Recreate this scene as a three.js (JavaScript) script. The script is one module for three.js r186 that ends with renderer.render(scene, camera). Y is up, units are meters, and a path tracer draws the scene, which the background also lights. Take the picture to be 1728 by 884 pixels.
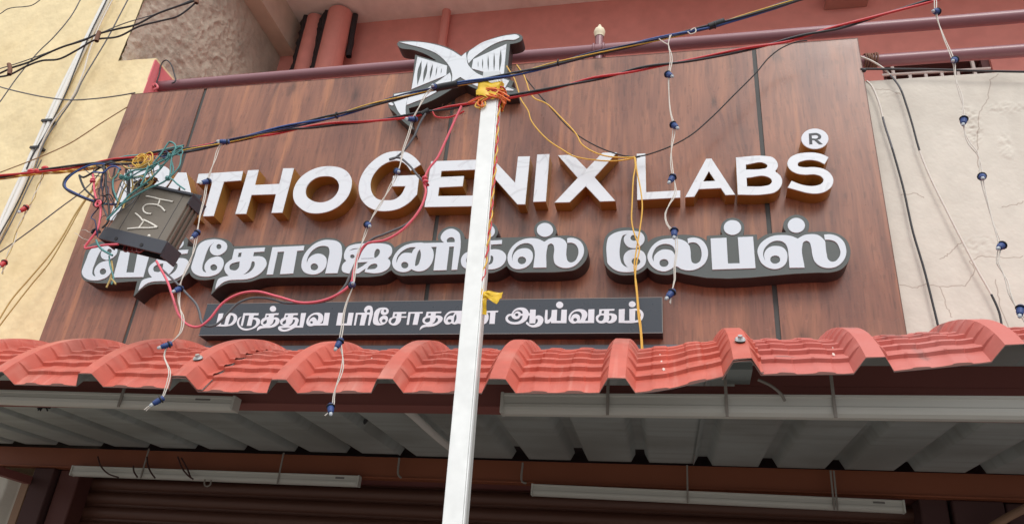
import * as THREE from 'three';
import { mergeGeometries, toCreasedNormals } from 'three/addons/utils/BufferGeometryUtils.js';
import { RoundedBoxGeometry } from 'three/addons/geometries/RoundedBoxGeometry.js';

// ---------- camera, sky, sun, exposure ----------
const scene = new THREE.Scene();
const camera = new THREE.PerspectiveCamera(36.62, 1024 / 523, 0.05, 200);
{
  const yaw = -13.42714 * Math.PI / 180, pitch = 27.38797 * Math.PI / 180, roll = 4.85565 * Math.PI / 180;
  const f = new THREE.Vector3(Math.sin(yaw) * Math.cos(pitch), Math.sin(pitch), -Math.cos(yaw) * Math.cos(pitch));
  const r0 = new THREE.Vector3(Math.cos(yaw), 0, Math.sin(yaw)), u0 = r0.clone().cross(f);
  const r = r0.clone().multiplyScalar(Math.cos(roll)).addScaledVector(u0, Math.sin(roll));
  const u = u0.clone().multiplyScalar(Math.cos(roll)).addScaledVector(r0, -Math.sin(roll));
  camera.quaternion.setFromRotationMatrix(new THREE.Matrix4().makeBasis(r, u, f.clone().negate()));
  camera.position.set(0, 1.6, 2.6);
}
{ // bright overcast sky: smooth cloud layer, a little brighter overhead and around the veiled sun
  const W = 256, H = 128, d = new Float32Array(W * H * 4), sun = new THREE.Vector3(0.35, 1.1, 0.75).normalize();
  for (let y = 0; y < H; y++) for (let x = 0; x < W; x++) {
    const el = ((y + 0.5) / H - 0.5) * Math.PI, az = ((x + 0.5) / W - 0.5) * 2 * Math.PI;
    const v = new THREE.Vector3(Math.cos(el) * Math.cos(az), Math.sin(el), Math.cos(el) * Math.sin(az));
    const k = el > 0 ? 0.62 + 0.5 * Math.sin(el) : 0.4, g = 0.55 * Math.pow(Math.max(0, v.dot(sun)), 6);
    const n = 1 + 0.07 * Math.sin(v.x * 5 + 2 * v.z) * Math.sin(v.z * 6 - v.y * 3);
    const i = (y * W + x) * 4, L = (k + g) * n;
    d[i] = L * 0.98; d[i + 1] = L * 1.0; d[i + 2] = L * 1.03; d[i + 3] = 1;
  }
  const t = new THREE.DataTexture(d, W, H, THREE.RGBAFormat, THREE.FloatType);
  t.mapping = THREE.EquirectangularReflectionMapping; t.magFilter = THREE.LinearFilter; t.minFilter = THREE.LinearFilter; t.needsUpdate = true;
  scene.background = t; scene.environment = t; scene.environmentIntensity = 1; scene.backgroundIntensity = 1;
}
const sun = new THREE.DirectionalLight(new THREE.Color(1, 0.96, 0.9), 0.9);
sun.position.set(3.5, 11, 7.5); sun.target.position.set(0, 2.5, 0);
sun.castShadow = true; sun.shadow.radius = 40; sun.shadow.mapSize.set(2048, 2048);
Object.assign(sun.shadow.camera, { left: -6, right: 6, top: 6, bottom: -6, near: 0.5, far: 40 });
scene.add(sun, sun.target);
const renderer = new THREE.WebGLRenderer({ antialias: true });
renderer.setSize(1024, 523);
renderer.toneMapping = THREE.LinearToneMapping;
renderer.toneMappingExposure = 1.4;
renderer.shadowMap.enabled = true;

// ---------- small helpers ----------
let seed = 7;
const rnd = () => { seed = (seed * 1664525 + 1013904223) >>> 0; return seed / 4294967296; };
const V = (a) => new THREE.Vector3(a[0], a[1], a[2]);
const used = new Map();
function numbered(n) { const k = used.get(n) ?? 0; used.set(n, k + 1); return k ? n + '_' + String(k).padStart(3, '0') : n; }
function thing(name, label, category, group) {
  const o = new THREE.Group(); o.name = numbered(name); o.userData = { label, category };
  if (group) o.userData.group = group;
  scene.add(o); return o;
}
function part(name, geo, mat, parent, label) {
  const g = Array.isArray(geo) ? mergeGeometries(geo.map((x) => { const y = x.index ? x.toNonIndexed() : x; for (const k of Object.keys(y.attributes)) if (!['position', 'normal', 'uv'].includes(k)) y.deleteAttribute(k); return y; })) : geo;
  const m = new THREE.Mesh(g, mat); m.name = name; m.castShadow = m.receiveShadow = true;
  if (label) m.userData.label = label;
  parent.add(m); return m;
}
// box from min to max corner, uv in metres
function bx(x0, y0, z0, x1, y1, z1) {
  const g = new THREE.BoxGeometry(x1 - x0, y1 - y0, z1 - z0); g.translate((x0 + x1) / 2, (y0 + y1) / 2, (z0 + z1) / 2);
  return worldUV(g);
}
function rbx(x0, y0, z0, x1, y1, z1, r = 0.003) {
  const g = new RoundedBoxGeometry(x1 - x0, y1 - y0, z1 - z0, 2, r); g.translate((x0 + x1) / 2, (y0 + y1) / 2, (z0 + z1) / 2);
  return worldUV(g);
}
function worldUV(g) {
  const p = g.attributes.position, n = g.attributes.normal, uv = new Float32Array(p.count * 2);
  for (let i = 0; i < p.count; i++) {
    const ax = Math.abs(n.getX(i)), ay = Math.abs(n.getY(i)), az = Math.abs(n.getZ(i));
    uv[2 * i] = ax > ay && ax > az ? p.getZ(i) : p.getX(i);
    uv[2 * i + 1] = ay >= ax && ay > az ? p.getZ(i) : p.getY(i);
  }
  g.setAttribute('uv', new THREE.BufferAttribute(uv, 2)); return g;
}
function tube(pts, r, seg, radial = 6) {
  const c = new THREE.CatmullRomCurve3(pts.map((p) => (p.isVector3 ? p : V(p))), false, 'centripetal');
  return new THREE.TubeGeometry(c, seg ?? Math.max(8, (pts.length - 1) * 7), r, radial, false);
}
function curve(pts) { return new THREE.CatmullRomCurve3(pts.map(V), false, 'centripetal'); }
// strands twisted round a common line: returns one geometry per strand
function twisted(pts, off, pitch, radii, wob = 0) {
  const c = curve(pts), L = c.getLength(), n = Math.max(24, Math.round(L / pitch * 9)), out = [];
  const up = new THREE.Vector3(0.1, 0.3, 1).normalize();
  radii.forEach((r, s) => {
    const q = [];
    for (let i = 0; i <= n; i++) {
      const t = i / n, p = c.getPointAt(t), T = c.getTangentAt(t), A = T.clone().cross(up).normalize(), B = T.clone().cross(A).normalize();
      const a = t * L / pitch * Math.PI * 2 + s / radii.length * Math.PI * 2 + wob * Math.sin(t * L * 17 + s);
      q.push(p.clone().addScaledVector(A, Math.cos(a) * off).addScaledVector(B, Math.sin(a) * off));
    }
    out.push(tube(q, r, n * 2, 6));
  });
  return out;
}
// outline text -> shape. Points are half millimetres on the sign; a star is a sharp corner, the rest runs smooth.
function outline(sub) {
  const P = sub.trim().split(/\s+/).map((t) => { const [x, y] = t.replace('*', '').split(','); return { x: x / 2000, y: y / 2000, c: t.endsWith('*') }; });
  const n = P.length, out = [], D = (a, b) => Math.hypot(a.x - b.x, a.y - b.y) + 1e-6;
  const tan = (i, seg, end) => { // unit tangent at point i, for the segment (a,b)
    const p = P[i];
    if (p.c) { const [a, b] = seg, d = D(a, b); return [(b.x - a.x) / d, (b.y - a.y) / d]; }
    const a = P[(i + n - 1) % n], b = P[(i + 1) % n], d0 = D(a, p), d1 = D(p, b);
    const tx = ((p.x - a.x) / d0 * d1 + (b.x - p.x) / d1 * d0), ty = ((p.y - a.y) / d0 * d1 + (b.y - p.y) / d1 * d0), l = Math.hypot(tx, ty) + 1e-9;
    return [tx / l, ty / l];
  };
  for (let i = 0; i < n; i++) {
    const a = P[i], b = P[(i + 1) % n], d = D(a, b);
    out.push(new THREE.Vector2(a.x, a.y));
    if (a.c && b.c) continue;
    const t0 = tan(i, [a, b]), t1 = tan((i + 1) % n, [a, b]), k = d < 0.006 ? 3 : 6;
    for (let j = 1; j < k; j++) {
      const t = j / k, h00 = 2 * t ** 3 - 3 * t * t + 1, h10 = t ** 3 - 2 * t * t + t, h01 = -2 * t ** 3 + 3 * t * t, h11 = t ** 3 - t * t;
      out.push(new THREE.Vector2(h00 * a.x + h10 * d * t0[0] + h01 * b.x + h11 * d * t1[0], h00 * a.y + h10 * d * t0[1] + h01 * b.y + h11 * d * t1[1]));
    }
  }
  return out;
}
function shapeOf(str, dx = 0, dy = 0) {
  const subs = str.split(';').map((s) => outline(s).map((p) => new THREE.Vector2(p.x + dx, p.y + dy)));
  const s = new THREE.Shape(subs[0]);
  for (const h of subs.slice(1)) s.holes.push(new THREE.Path(h));
  return s;
}
// plate of that outline between z0 and z1, with a small front bevel
function plate(shape, z0, z1, bevel = 0) {
  const g = new THREE.ExtrudeGeometry(shape, { depth: z1 - z0 - bevel, bevelEnabled: bevel > 0, bevelThickness: bevel, bevelSize: bevel, bevelOffset: -bevel, bevelSegments: 1, curveSegments: 8 });
  g.translate(0, 0, z0); return g;
}

// ---------- procedural textures ----------
function hash(x, y, s) { let h = (x * 374761393 + y * 668265263 + s * 974634533) | 0; h = Math.imul(h ^ (h >>> 13), 1274126177); return ((h ^ (h >>> 16)) >>> 0) / 4294967296; }
function vnoise(x, y, px, py, s) {
  const xi = Math.floor(x), yi = Math.floor(y), fx = x - xi, fy = y - yi, u = fx * fx * (3 - 2 * fx), v = fy * fy * (3 - 2 * fy);
  const m = (a, n) => ((a % n) + n) % n, h = (a, b) => hash(m(a, px), m(b, py), s);
  return (h(xi, yi) * (1 - u) + h(xi + 1, yi) * u) * (1 - v) + (h(xi, yi + 1) * (1 - u) + h(xi + 1, yi + 1) * u) * v;
}
function fbm(x, y, px, py, s, oct = 4) { let a = 0.5, t = 0, k = 1, n = 0; for (let i = 0; i < oct; i++) { t += a * vnoise(x * k, y * k, px * k, py * k, s + i); n += a; a *= 0.5; k *= 2; } return t / n; }
function tex(size, fn, srgb = true) {
  const d = new Uint8Array(size * size * 4), c = [0, 0, 0];
  for (let y = 0; y < size; y++) for (let x = 0; x < size; x++) {
    fn(x / size, y / size, c); const i = (y * size + x) * 4;
    for (let k = 0; k < 3; k++) d[i + k] = Math.max(0, Math.min(255, c[k])); d[i + 3] = 255;
  }
  const t = new THREE.DataTexture(d, size, size, THREE.RGBAFormat); t.wrapS = t.wrapT = THREE.RepeatWrapping;
  t.magFilter = THREE.LinearFilter; t.minFilter = THREE.LinearMipmapLinearFilter; t.generateMipmaps = true;
  if (srgb) t.colorSpace = THREE.SRGBColorSpace; t.needsUpdate = true; return t;
}
const scaled = (t, m, ox = 0, oy = 0) => { const c = t.clone(); c.repeat.set(1 / m, 1 / (m)); c.offset.set(ox, oy); c.needsUpdate = true; return c; };
const mix = (a, b, t) => a + (b - a) * t, sst = (a, b, x) => { const t = Math.max(0, Math.min(1, (x - a) / (b - a))); return t * t * (3 - 2 * t); };
const mix3 = (c, a, b, t) => { for (let k = 0; k < 3; k++) c[k] = mix(a[k], b[k], t); };

const knots = []; for (let i = 0; i < 9; i++) knots.push([rnd(), rnd(), 0.006 + rnd() * 0.008]);
const woodTex = tex(1024, (u, v, c) => {
  let w = 0, kn = 0;
  for (const [kx, ky, kr] of knots) {
    let dx = u - kx, dy = v - ky; dx -= Math.round(dx); dy -= Math.round(dy); dy *= 0.45;
    const d = Math.hypot(dx, dy); w += Math.sign(dx) * 0.018 * Math.exp(-d * d / (kr * kr * 14)); kn += Math.exp(-d * d / (kr * kr * 1.6)) * (0.6 + 0.4 * vnoise(u * 200, v * 120, 200, 120, 5));
  }
  const x = u + w + 0.016 * (fbm(u * 3, v * 3, 3, 3, 11) - 0.5);
  const band = fbm(x * 9, v * 1, 9, 1, 21, 3), fine = fbm(x * 80, v * 7, 80, 7, 31, 3), hair = vnoise(x * 300, v * 22, 300, 22, 41), cloud = fbm(u * 6, v * 4, 6, 4, 51, 4), pore = sst(0.74, 0.86, vnoise(x * 260, v * 34, 260, 34, 45));
  let t = sst(0.2, 0.92, band * 0.42 + fine * 0.33 + cloud * 0.4);
  mix3(c, [114, 75, 63], [160, 108, 83], t);
  const lite = sst(0.6, 0.8, fbm(x * 38, v * 2, 38, 2, 61, 2)) * 0.55; mix3(c, [...c], [190, 128, 90], lite * (0.3 + band));
  const k = 0.95 + 0.1 * hair - 0.1 * pore - 0.34 * Math.min(1, kn) - 0.06 * sst(0.62, 0.72, fbm(x * 120, v * 2.0, 120, 2, 71, 2)); c[0] *= k; c[1] *= k; c[2] *= k;
});
const plaster = (base, dirt, s) => tex(512, (u, v, c) => {
  const a = fbm(u * 4, v * 4, 4, 4, s, 5), b = fbm(u * 24, v * 24, 24, 24, s + 9, 3), st = fbm(u * 16, v * 2, 16, 2, s + 17, 3);
  mix3(c, base, dirt, 0.55 * sst(0.5, 0.85, a) + 0.22 * sst(0.5, 0.9, st)); const k = 0.96 + 0.08 * b; c[0] *= k; c[1] *= k; c[2] *= k;
});
const plasterBump = (s, f = 6) => tex(512, (u, v, c) => { const a = fbm(u * f, v * f, f, f, s, 5), b = fbm(u * 40, v * 40, 40, 40, s + 3, 2); c[0] = c[1] = c[2] = 255 * (0.75 * a + 0.25 * b); }, false);
const bumpA = plasterBump(101), bumpB = plasterBump(151, 10);
const marbleTex = (() => {
  const S = 512, cv = document.createElement('canvas'); cv.width = cv.height = S; const g = cv.getContext('2d');
  g.fillStyle = '#d9dfe4'; g.fillRect(0, 0, S, S);
  for (let i = 0; i < 80; i++) {
    const x = rnd() * S, y = rnd() * S, a = rnd() * 6.28, l = 50 + rnd() * 80, w = 3 + rnd() * 7, sh = 150 + rnd() * 40;
    g.strokeStyle = `rgba(${sh},${sh + 2},${sh + 5},${0.08 + rnd() * 0.14})`; g.lineWidth = w;
    for (const [ox, oy] of [[0, 0], [S, 0], [-S, 0], [0, S], [0, -S]]) {
      g.beginPath(); g.moveTo(x + ox, y + oy);
      g.quadraticCurveTo(x + ox + Math.cos(a) * l * 0.5 - Math.sin(a) * l * 0.35, y + oy + Math.sin(a) * l * 0.5 + Math.cos(a) * l * 0.35, x + ox + Math.cos(a) * l, y + oy + Math.sin(a) * l); g.stroke();
    }
  }
  const t = new THREE.CanvasTexture(cv); t.wrapS = t.wrapT = THREE.RepeatWrapping; t.colorSpace = THREE.SRGBColorSpace; return t;
})();
const smudge = tex(256, (u, v, c) => { const a = fbm(u * 5, v * 5, 5, 5, 201, 4), b = fbm(u * 30, v * 30, 30, 30, 207, 2); c[0] = c[1] = c[2] = 255 * (0.55 + 0.35 * a + 0.1 * b); }, false);

// ---------- materials ----------
const S = (o) => new THREE.MeshStandardMaterial(o), Ph = (o) => new THREE.MeshPhysicalMaterial(o);
const C = (r, g, b) => new THREE.Color().setRGB(r, g, b, THREE.SRGBColorSpace);
const c8 = (r, g, b) => C(r / 255, g / 255, b / 255);
const plain = (r, g, b, rough = 0.6, metal = 0) => S({ color: c8(r, g, b), roughness: rough, metalness: metal });
const wood = [0, 0.37, 0.71, 0.13].map((o, i) => S({ map: scaled(woodTex, 1.25, o, o * 1.7 + 0.2), roughness: 0.36, roughnessMap: scaled(smudge, 0.6) }));
const M = {
  seam: plain(66, 66, 64, 0.6), boardEdge: plain(96, 66, 54, 0.5), trim: plain(96, 104, 112, 0.4, 0.3),
  face: S({ map: scaled(marbleTex, 0.62), roughness: 0.32 }), faceEdge: plain(232, 236, 240, 0.4),
  gold: S({ color: c8(176, 132, 66), roughness: 0.4, metalness: 0.45, roughnessMap: scaled(smudge, 0.3) }), goldDark: S({ color: c8(170, 140, 96), roughness: 0.5, metalness: 0.4 }),
  backFace: S({ color: c8(80, 86, 84), roughness: 0.3, roughnessMap: scaled(smudge, 0.4) }), backSide: plain(52, 46, 47, 0.5),
  white: S({ color: c8(205, 214, 222), roughness: 0.35 }), printWhite: plain(214, 219, 226, 0.5), printDark: plain(64, 66, 70, 0.6),
  tagFace: S({ color: c8(55, 62, 70), roughness: 0.34, roughnessMap: scaled(smudge, 0.4) }), tagSide: plain(40, 38, 44, 0.5), tagRim: plain(128, 126, 124, 0.4, 0.3),
  tile: S({ color: 0xffffff, roughness: 0.55 }), under: S({ roughness: 0.5 }), screw: plain(196, 198, 198, 0.3, 0.8), rubber: plain(30, 30, 30, 0.9),
  batten: plain(206, 204, 196, 0.45), battenGroove: plain(176, 174, 168, 0.5), strap: plain(150, 142, 134, 0.6),
  purlin: S({ color: c8(142, 78, 50), roughness: 0.6 }), purlinDark: plain(138, 80, 74, 0.7), column: plain(78, 50, 48, 0.8), strip: plain(150, 116, 92, 0.7), slat: S({ color: c8(96, 62, 50), roughness: 0.5, metalness: 0.1 }),
  pole: S({ map: scaled(plaster([238, 239, 237], [224, 222, 216], 471), 0.5), roughness: 0.35, bumpMap: scaled(bumpA, 0.5), bumpScale: 0.0003 }), poleGroove: plain(184, 184, 180, 0.5), tape: S({ color: c8(232, 190, 44), roughness: 0.4, side: THREE.DoubleSide }),
  rail: S({ color: c8(138, 94, 100), roughness: 0.3 }), cream: plain(226, 214, 184, 0.5),
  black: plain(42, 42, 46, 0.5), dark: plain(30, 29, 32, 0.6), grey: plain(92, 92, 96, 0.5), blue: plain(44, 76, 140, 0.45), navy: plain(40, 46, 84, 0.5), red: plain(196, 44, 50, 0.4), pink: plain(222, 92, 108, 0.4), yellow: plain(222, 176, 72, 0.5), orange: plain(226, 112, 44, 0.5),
  teal: plain(82, 138, 136, 0.6), whiteWire: plain(214, 206, 196, 0.5), sleeve: plain(36, 62, 118, 0.5), tip: Ph({ color: c8(225, 232, 238), roughness: 0.15, transmission: 0.5, thickness: 0.004 }), redSleeve: plain(190, 52, 54, 0.45), beige: plain(186, 160, 100, 0.7),
  conduit: plain(230, 228, 222, 0.5), rust: plain(120, 84, 66, 0.8), straw: plain(120, 90, 74, 0.9),
  tar: plain(48, 40, 42, 0.9), boxBody: S({ color: c8(122, 113, 102), roughness: 0.5, metalness: 0.25, roughnessMap: scaled(smudge, 0.2) }), boxCap: plain(62, 64, 72, 0.5), ink: plain(238, 232, 222, 0.7),
};
const tileTex = tex(512, (u, v, c) => { const a = fbm(u * 5, v * 5, 5, 5, 301, 5), b = fbm(u * 40, v * 40, 40, 40, 307, 2), d = sst(0.62, 0.8, fbm(u * 9, v * 9, 9, 9, 311, 4)); mix3(c, [182, 84, 68], [196, 100, 84], a); const sk = sst(0.62, 0.85, fbm(u * 70, v * 5, 70, 5, 317, 3)); mix3(c, [...c], [192, 126, 112], d * 0.5); mix3(c, [...c], [206, 150, 138], sk * 0.35); mix3(c, [...c], [140, 70, 60], 0.35 * sst(0.6, 0.85, fbm(u * 12, v * 4, 12, 4, 319, 4))); const k = 0.95 + 0.1 * b; c[0] *= k; c[1] *= k; c[2] *= k; });
M.tile.map = scaled(tileTex, 0.8); M.tile.bumpMap = scaled(bumpB, 0.2); M.tile.bumpScale = 0.0006;
M.tileFaded = S({ map: scaled(tex(512, (u, v, c) => { const a = fbm(u * 5, v * 5, 5, 5, 341, 5), d = sst(0.5, 0.8, fbm(u * 9, v * 9, 9, 9, 347, 4)), e = sst(0.66, 0.8, fbm(u * 14, v * 14, 14, 14, 349, 3)); mix3(c, [184, 96, 86], [196, 112, 102], a); mix3(c, [...c], [192, 128, 122], d * 0.5); mix3(c, [...c], [120, 96, 92], e * 0.5); }), 0.8), roughness: 0.6, bumpMap: M.tile.bumpMap, bumpScale: 0.0006 });
const underTex = tex(512, (u, v, c) => { const a = fbm(u * 3, v * 3, 3, 3, 321, 5), b = fbm(u * 2, v * 26, 2, 26, 331, 3); mix3(c, [178, 186, 184], [140, 142, 138], sst(0.35, 0.8, a) * 0.7 + 0.3 * sst(0.5, 0.85, b)); });
M.under.map = scaled(underTex, 0.9);
M.yellowWall = S({ map: scaled(plaster([236, 216, 172], [219, 194, 146], 401), 1.1), roughness: 0.85, bumpMap: scaled(bumpA, 0.8), bumpScale: 0.006 });
M.redWall = S({ map: scaled(plaster([222, 144, 132], [210, 132, 122], 421), 1.5), roughness: 0.75, bumpMap: scaled(bumpA, 1), bumpScale: 0.002 });
M.soffit = S({ map: scaled(plaster([240, 226, 218], [222, 202, 194], 431), 1.3), roughness: 0.85, bumpMap: scaled(bumpB, 0.8), bumpScale: 0.003 });
M.taupe = S({ map: scaled(plaster([206, 186, 168], [190, 170, 154], 441), 1.3), roughness: 0.85 });
M.cement = S({ map: scaled(plaster([186, 174, 158], [150, 139, 126], 451), 0.7), roughness: 0.9, bumpMap: scaled(bumpB, 0.25), bumpScale: 0.006 });
M.pinkWall = S({ map: scaled(plaster([222, 122, 128], [206, 108, 114], 461), 1), roughness: 0.8 });

// ---------- setting: the street ----------
{
  const g = new THREE.PlaneGeometry(120, 120); g.rotateX(-Math.PI / 2); worldUV(g);
  const m = new THREE.Mesh(g, S({ map: scaled(plaster([112, 108, 104], [92, 88, 84], 501), 2.5), roughness: 0.95 })); m.name = 'ground'; m.userData.kind = 'structure'; m.receiveShadow = true; scene.add(m);
}

// ---------- the shop building: parapet, balcony behind it, shop front below ----------
const creamTex = (() => {
  const S0 = 1024, cv = document.createElement('canvas'); cv.width = cv.height = S0; const g = cv.getContext('2d'), im = g.createImageData(S0, S0);
  for (let y = 0; y < S0; y++) for (let x = 0; x < S0; x++) {
    const u = x / S0, v = y / S0, a = fbm(u * 5, v * 5, 5, 5, 601, 5), b = fbm(u * 30, v * 30, 30, 30, 607, 3), st = fbm(u * 20, v * 3, 20, 3, 611, 3), c = [0, 0, 0];
    mix3(c, [213, 206, 194], [194, 186, 174], 0.6 * sst(0.45, 0.8, a) + 0.3 * sst(0.55, 0.85, st)); const k = 0.97 + 0.06 * b, i = (y * S0 + x) * 4;
    im.data[i] = c[0] * k; im.data[i + 1] = c[1] * k; im.data[i + 2] = c[2] * k; im.data[i + 3] = 255;
  }
  g.putImageData(im, 0, 0);
  const cracks = [[[1.212,3.761,-0.03],[1.179,3.738,-0.03],[1.156,3.648,-0.03],[1.114,3.585,-0.03],[1.097,3.512,-0.03],[1.074,3.404,-0.03],[1.065,3.321,-0.03]], [[0.879,2.971,-0.03],[0.915,2.991,-0.03],[0.946,3.027,-0.03],[0.967,3.031,-0.03]], [[0.737,2.876,-0.03],[0.786,2.864,-0.03],[0.821,2.875,-0.03],[0.862,2.867,-0.03],[0.944,2.866,-0.03],[0.985,2.932,-0.03],[0.97,2.962,-0.03],[1.015,2.979,-0.03],[1.087,2.97,-0.03],[1.136,2.973,-0.03]], [[0.862,2.867,-0.03],[0.874,2.792,-0.03],[0.881,2.751,-0.03]], [[1.039,2.89,-0.03],[1.033,2.801,-0.03],[1.044,2.714,-0.03]], [[0.792,3.234,-0.03],[0.843,3.241,-0.03],[0.869,3.217,-0.03]], [[0.754,3.729,-0.03],[0.817,3.718,-0.03],[0.856,3.691,-0.03]], [[1.11,3.169,-0.03],[1.158,3.177,-0.03],[1.185,3.19,-0.03]]];
  g.lineJoin = 'round';
  cracks.forEach((P, i) => {
    let prev = null;
    for (let w = 0; w < 2; w++) {
      g.strokeStyle = w ? 'rgba(140,124,112,0.7)' : 'rgba(172,156,142,0.35)'; g.lineWidth = w ? 1.1 : 3; g.beginPath();
      P.forEach((p, k) => {
        const x = (p[0] - 0.7) / 1.3 * S0, y = S0 - (p[1] - 2.6) / 1.3 * S0;
        if (!k) g.moveTo(x, y); else for (let j = 1; j <= 6; j++) g.lineTo(mix(prev[0], x, j / 6) + (hash(j, k, i) - 0.5) * 5, mix(prev[1], y, j / 6) + (hash(k, j, i + 9) - 0.5) * 5);
        prev = [x, y];
      });
      g.stroke();
    }
  });
  const t = new THREE.CanvasTexture(cv); t.wrapS = t.wrapT = THREE.RepeatWrapping; t.colorSpace = THREE.SRGBColorSpace; t.repeat.set(1 / 1.3, 1 / 1.3); t.offset.set(-0.7 / 1.3, -2.6 / 1.3); return t;
})();
M.creamWall = S({ map: creamTex, roughness: 0.85, bumpMap: scaled(bumpA, 0.5), bumpScale: 0.0025 });

const XW = -2.774, ZB = -1.305, YC = 5.657, PT = 3.768; // side wall, back wall, ceiling, parapet top
// relief panel facing +z (or +x) built on a fine grid
function reliefZ(x0, y0, x1, y1, z, nx, ny, f) {
  const g = new THREE.PlaneGeometry(x1 - x0, y1 - y0, nx, ny); g.translate((x0 + x1) / 2, (y0 + y1) / 2, z);
  const p = g.attributes.position; for (let i = 0; i < p.count; i++) p.setZ(i, z + f(p.getX(i), p.getY(i)));
  g.computeVertexNormals(); return worldUV(g);
}
const building = thing('shop_building', 'shop front with cream cracked parapet and a salmon red balcony behind it', 'building');
const flake = (x, y) => {
  let h = 0.004 * (fbm(x * 3 + 9, y * 3, 64, 64, 701, 3) - 0.5);
  for (const [cx, cy, rx, ry, a] of [[1.075, 3.53, 0.03, 0.07, 0.006], [1.215, 3.6, 0.06, 0.02, 0.004], [1.17, 3.42, 0.018, 0.05, 0.004], [1.03, 3.02, 0.06, 0.03, 0.003], [0.82, 3.7, 0.03, 0.012, 0.004]]) {
    const d = ((x - cx) / rx) ** 2 + ((y - cy) / ry) ** 2; if (d < 2.5) h += 1.5 * a * sst(2.5, 0.6, d) * (1 - 2.2 * Math.abs(fbm(x * 60 + y * 25, y * 80, 512, 512, 711, 3) - 0.5) - 0.6);
  }
  return h;
};
part('parapet_wall', [bx(-2.7, 2.32, -0.16, 4, PT - 0.004, -0.036), reliefZ(0.69, 2.32, 1.7, PT, -0.03, 200, 280, flake)], M.creamWall, building, 'cream plastered parapet with hairline cracks and flaking paint');
part('parapet_coping', reliefZ(0.69, -0.15, 1.7, -0.034, 0, 60, 8, (x, y) => 0.004 * (fbm(x * 20, y * 20, 256, 256, 721, 2) - 0.5)).rotateX(-Math.PI / 2).translate(0, PT - 0.002, -0.184), M.creamWall, building);
part('balcony_wall', [bx(XW - 0.2, 2.4, ZB - 0.2, 1.198, YC + 0.3, ZB), bx(1.777, 2.4, ZB - 0.2, 4, YC + 0.3, ZB), bx(1.198, 4.985, ZB - 0.2, 1.777, YC + 0.3, ZB), bx(1.198, 2.4, ZB - 0.2, 1.777, 4.1, ZB)], M.redWall, building, 'salmon red wall at the back of the balcony');
part('balcony_floor', bx(XW, 2.75, ZB, 4, 2.9, -0.16), M.soffit, building);
part('ceiling', bx(-2.652, YC, ZB, 4, YC + 0.2, -0.35), M.soffit, building, 'pale stained balcony ceiling');
part('ceiling_beam', bx(XW, 5.4, ZB, -2.652, YC + 0.2, -0.05), M.taupe, building, 'grey plastered beam over the side wall');
part('side_wall', bx(4, 0, -1.6, 4.2, YC + 0.4, 0), M.redWall, building);
{
  const win = part('window', bx(1.198, 4.1, ZB - 0.19, 1.777, 4.985, ZB - 0.16), plain(70, 52, 50, 0.3), building, 'dark window with a pale grille, seen above the parapet');
  part('frame', [bx(1.198, 4.94, ZB - 0.16, 1.777, 4.985, ZB - 0.02), bx(1.735, 4.1, ZB - 0.16, 1.777, 4.94, ZB - 0.02), bx(1.198, 4.1, ZB - 0.16, 1.222, 4.94, ZB - 0.02)], plain(110, 72, 70, 0.6), win);
  const bar = plain(226, 216, 208, 0.5), hb = [[1.191,4.859,-1.31],[1.767,4.855,-1.31]];
  part('grille_bar', tube(hb, 0.009, 4), bar, win);
  for (const [x0, top] of [[1.257,4.918,-1.31],[1.685,4.899,-1.31]].map((p) => [p[0], 4.94])) part('grille_bar', bx(x0 - 0.008, 4.1, ZB - 0.02, x0 + 0.008, top, ZB - 0.004), bar, win);
  for (const p of [[1.342,4.856,-1.31],[1.427,4.853,-1.31],[1.512,4.853,-1.31],[1.597,4.854,-1.31]]) part('grille_bar', bx(p[0] - 0.008, 4.1, ZB - 0.02, p[0] + 0.008, p[1], ZB - 0.004), bar, win);
}
// shop front below the board: lintel band, beam, columns, recess
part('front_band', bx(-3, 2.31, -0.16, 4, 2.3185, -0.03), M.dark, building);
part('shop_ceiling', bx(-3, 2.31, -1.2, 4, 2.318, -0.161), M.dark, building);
part('rear_wall', bx(-2.7, 0, -1.4, 4, 2.3, -1.2), M.purlinDark, building);
part('column', [rbx(-2.6, 0, -0.34, -2.505, 2.2, -0.21, 0.006)], M.column, building, 'dark brown shutter post at the left');
part('column', [rbx(-2.495, 0, -0.32, -2.4, 2.2, -0.235, 0.006)], plain(94, 52, 46, 0.7), building, 'red brown shutter guide at the left');
part('post_strip', rbx(-2.645, 0, -0.33, -2.606, 2.165, -0.215, 0.004), M.strip, building, 'pale wooden strip beside the left post');
part('left_pier', reliefZ(-3, 0, -2.65, 2.172, -0.2, 20, 120, (x, y) => 0.01 * fbm(x * 20, y * 20, 256, 256, 731, 3) - (x > -2.685 + 0.02 * fbm(y * 14, 0, 64, 64, 733, 3) ? 0.03 : 0)), M.creamWall, building, 'chipped pale plaster pier at the lower left');
part('column', [rbx(0.745, 0, -0.36, 0.83, 2.205, -0.235, 0.006), rbx(0.84, 0, -0.38, 0.99, 2.2, -0.22, 0.006), rbx(1.0, 0, -0.36, 1.6, 2.2, -0.24, 0.006)], M.column, building, 'dark brown shutter posts at the right');
part('corner_block', rbx(0.86, 2.205, -0.3, 1.2, 2.27, -0.21, 0.01), M.column, building);
part('brace', tube([[0.908,2.1,-0.15],[0.968,2.137,-0.15],[1.041,2.176,-0.15]], 0.014, 6), M.strip, building);
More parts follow.
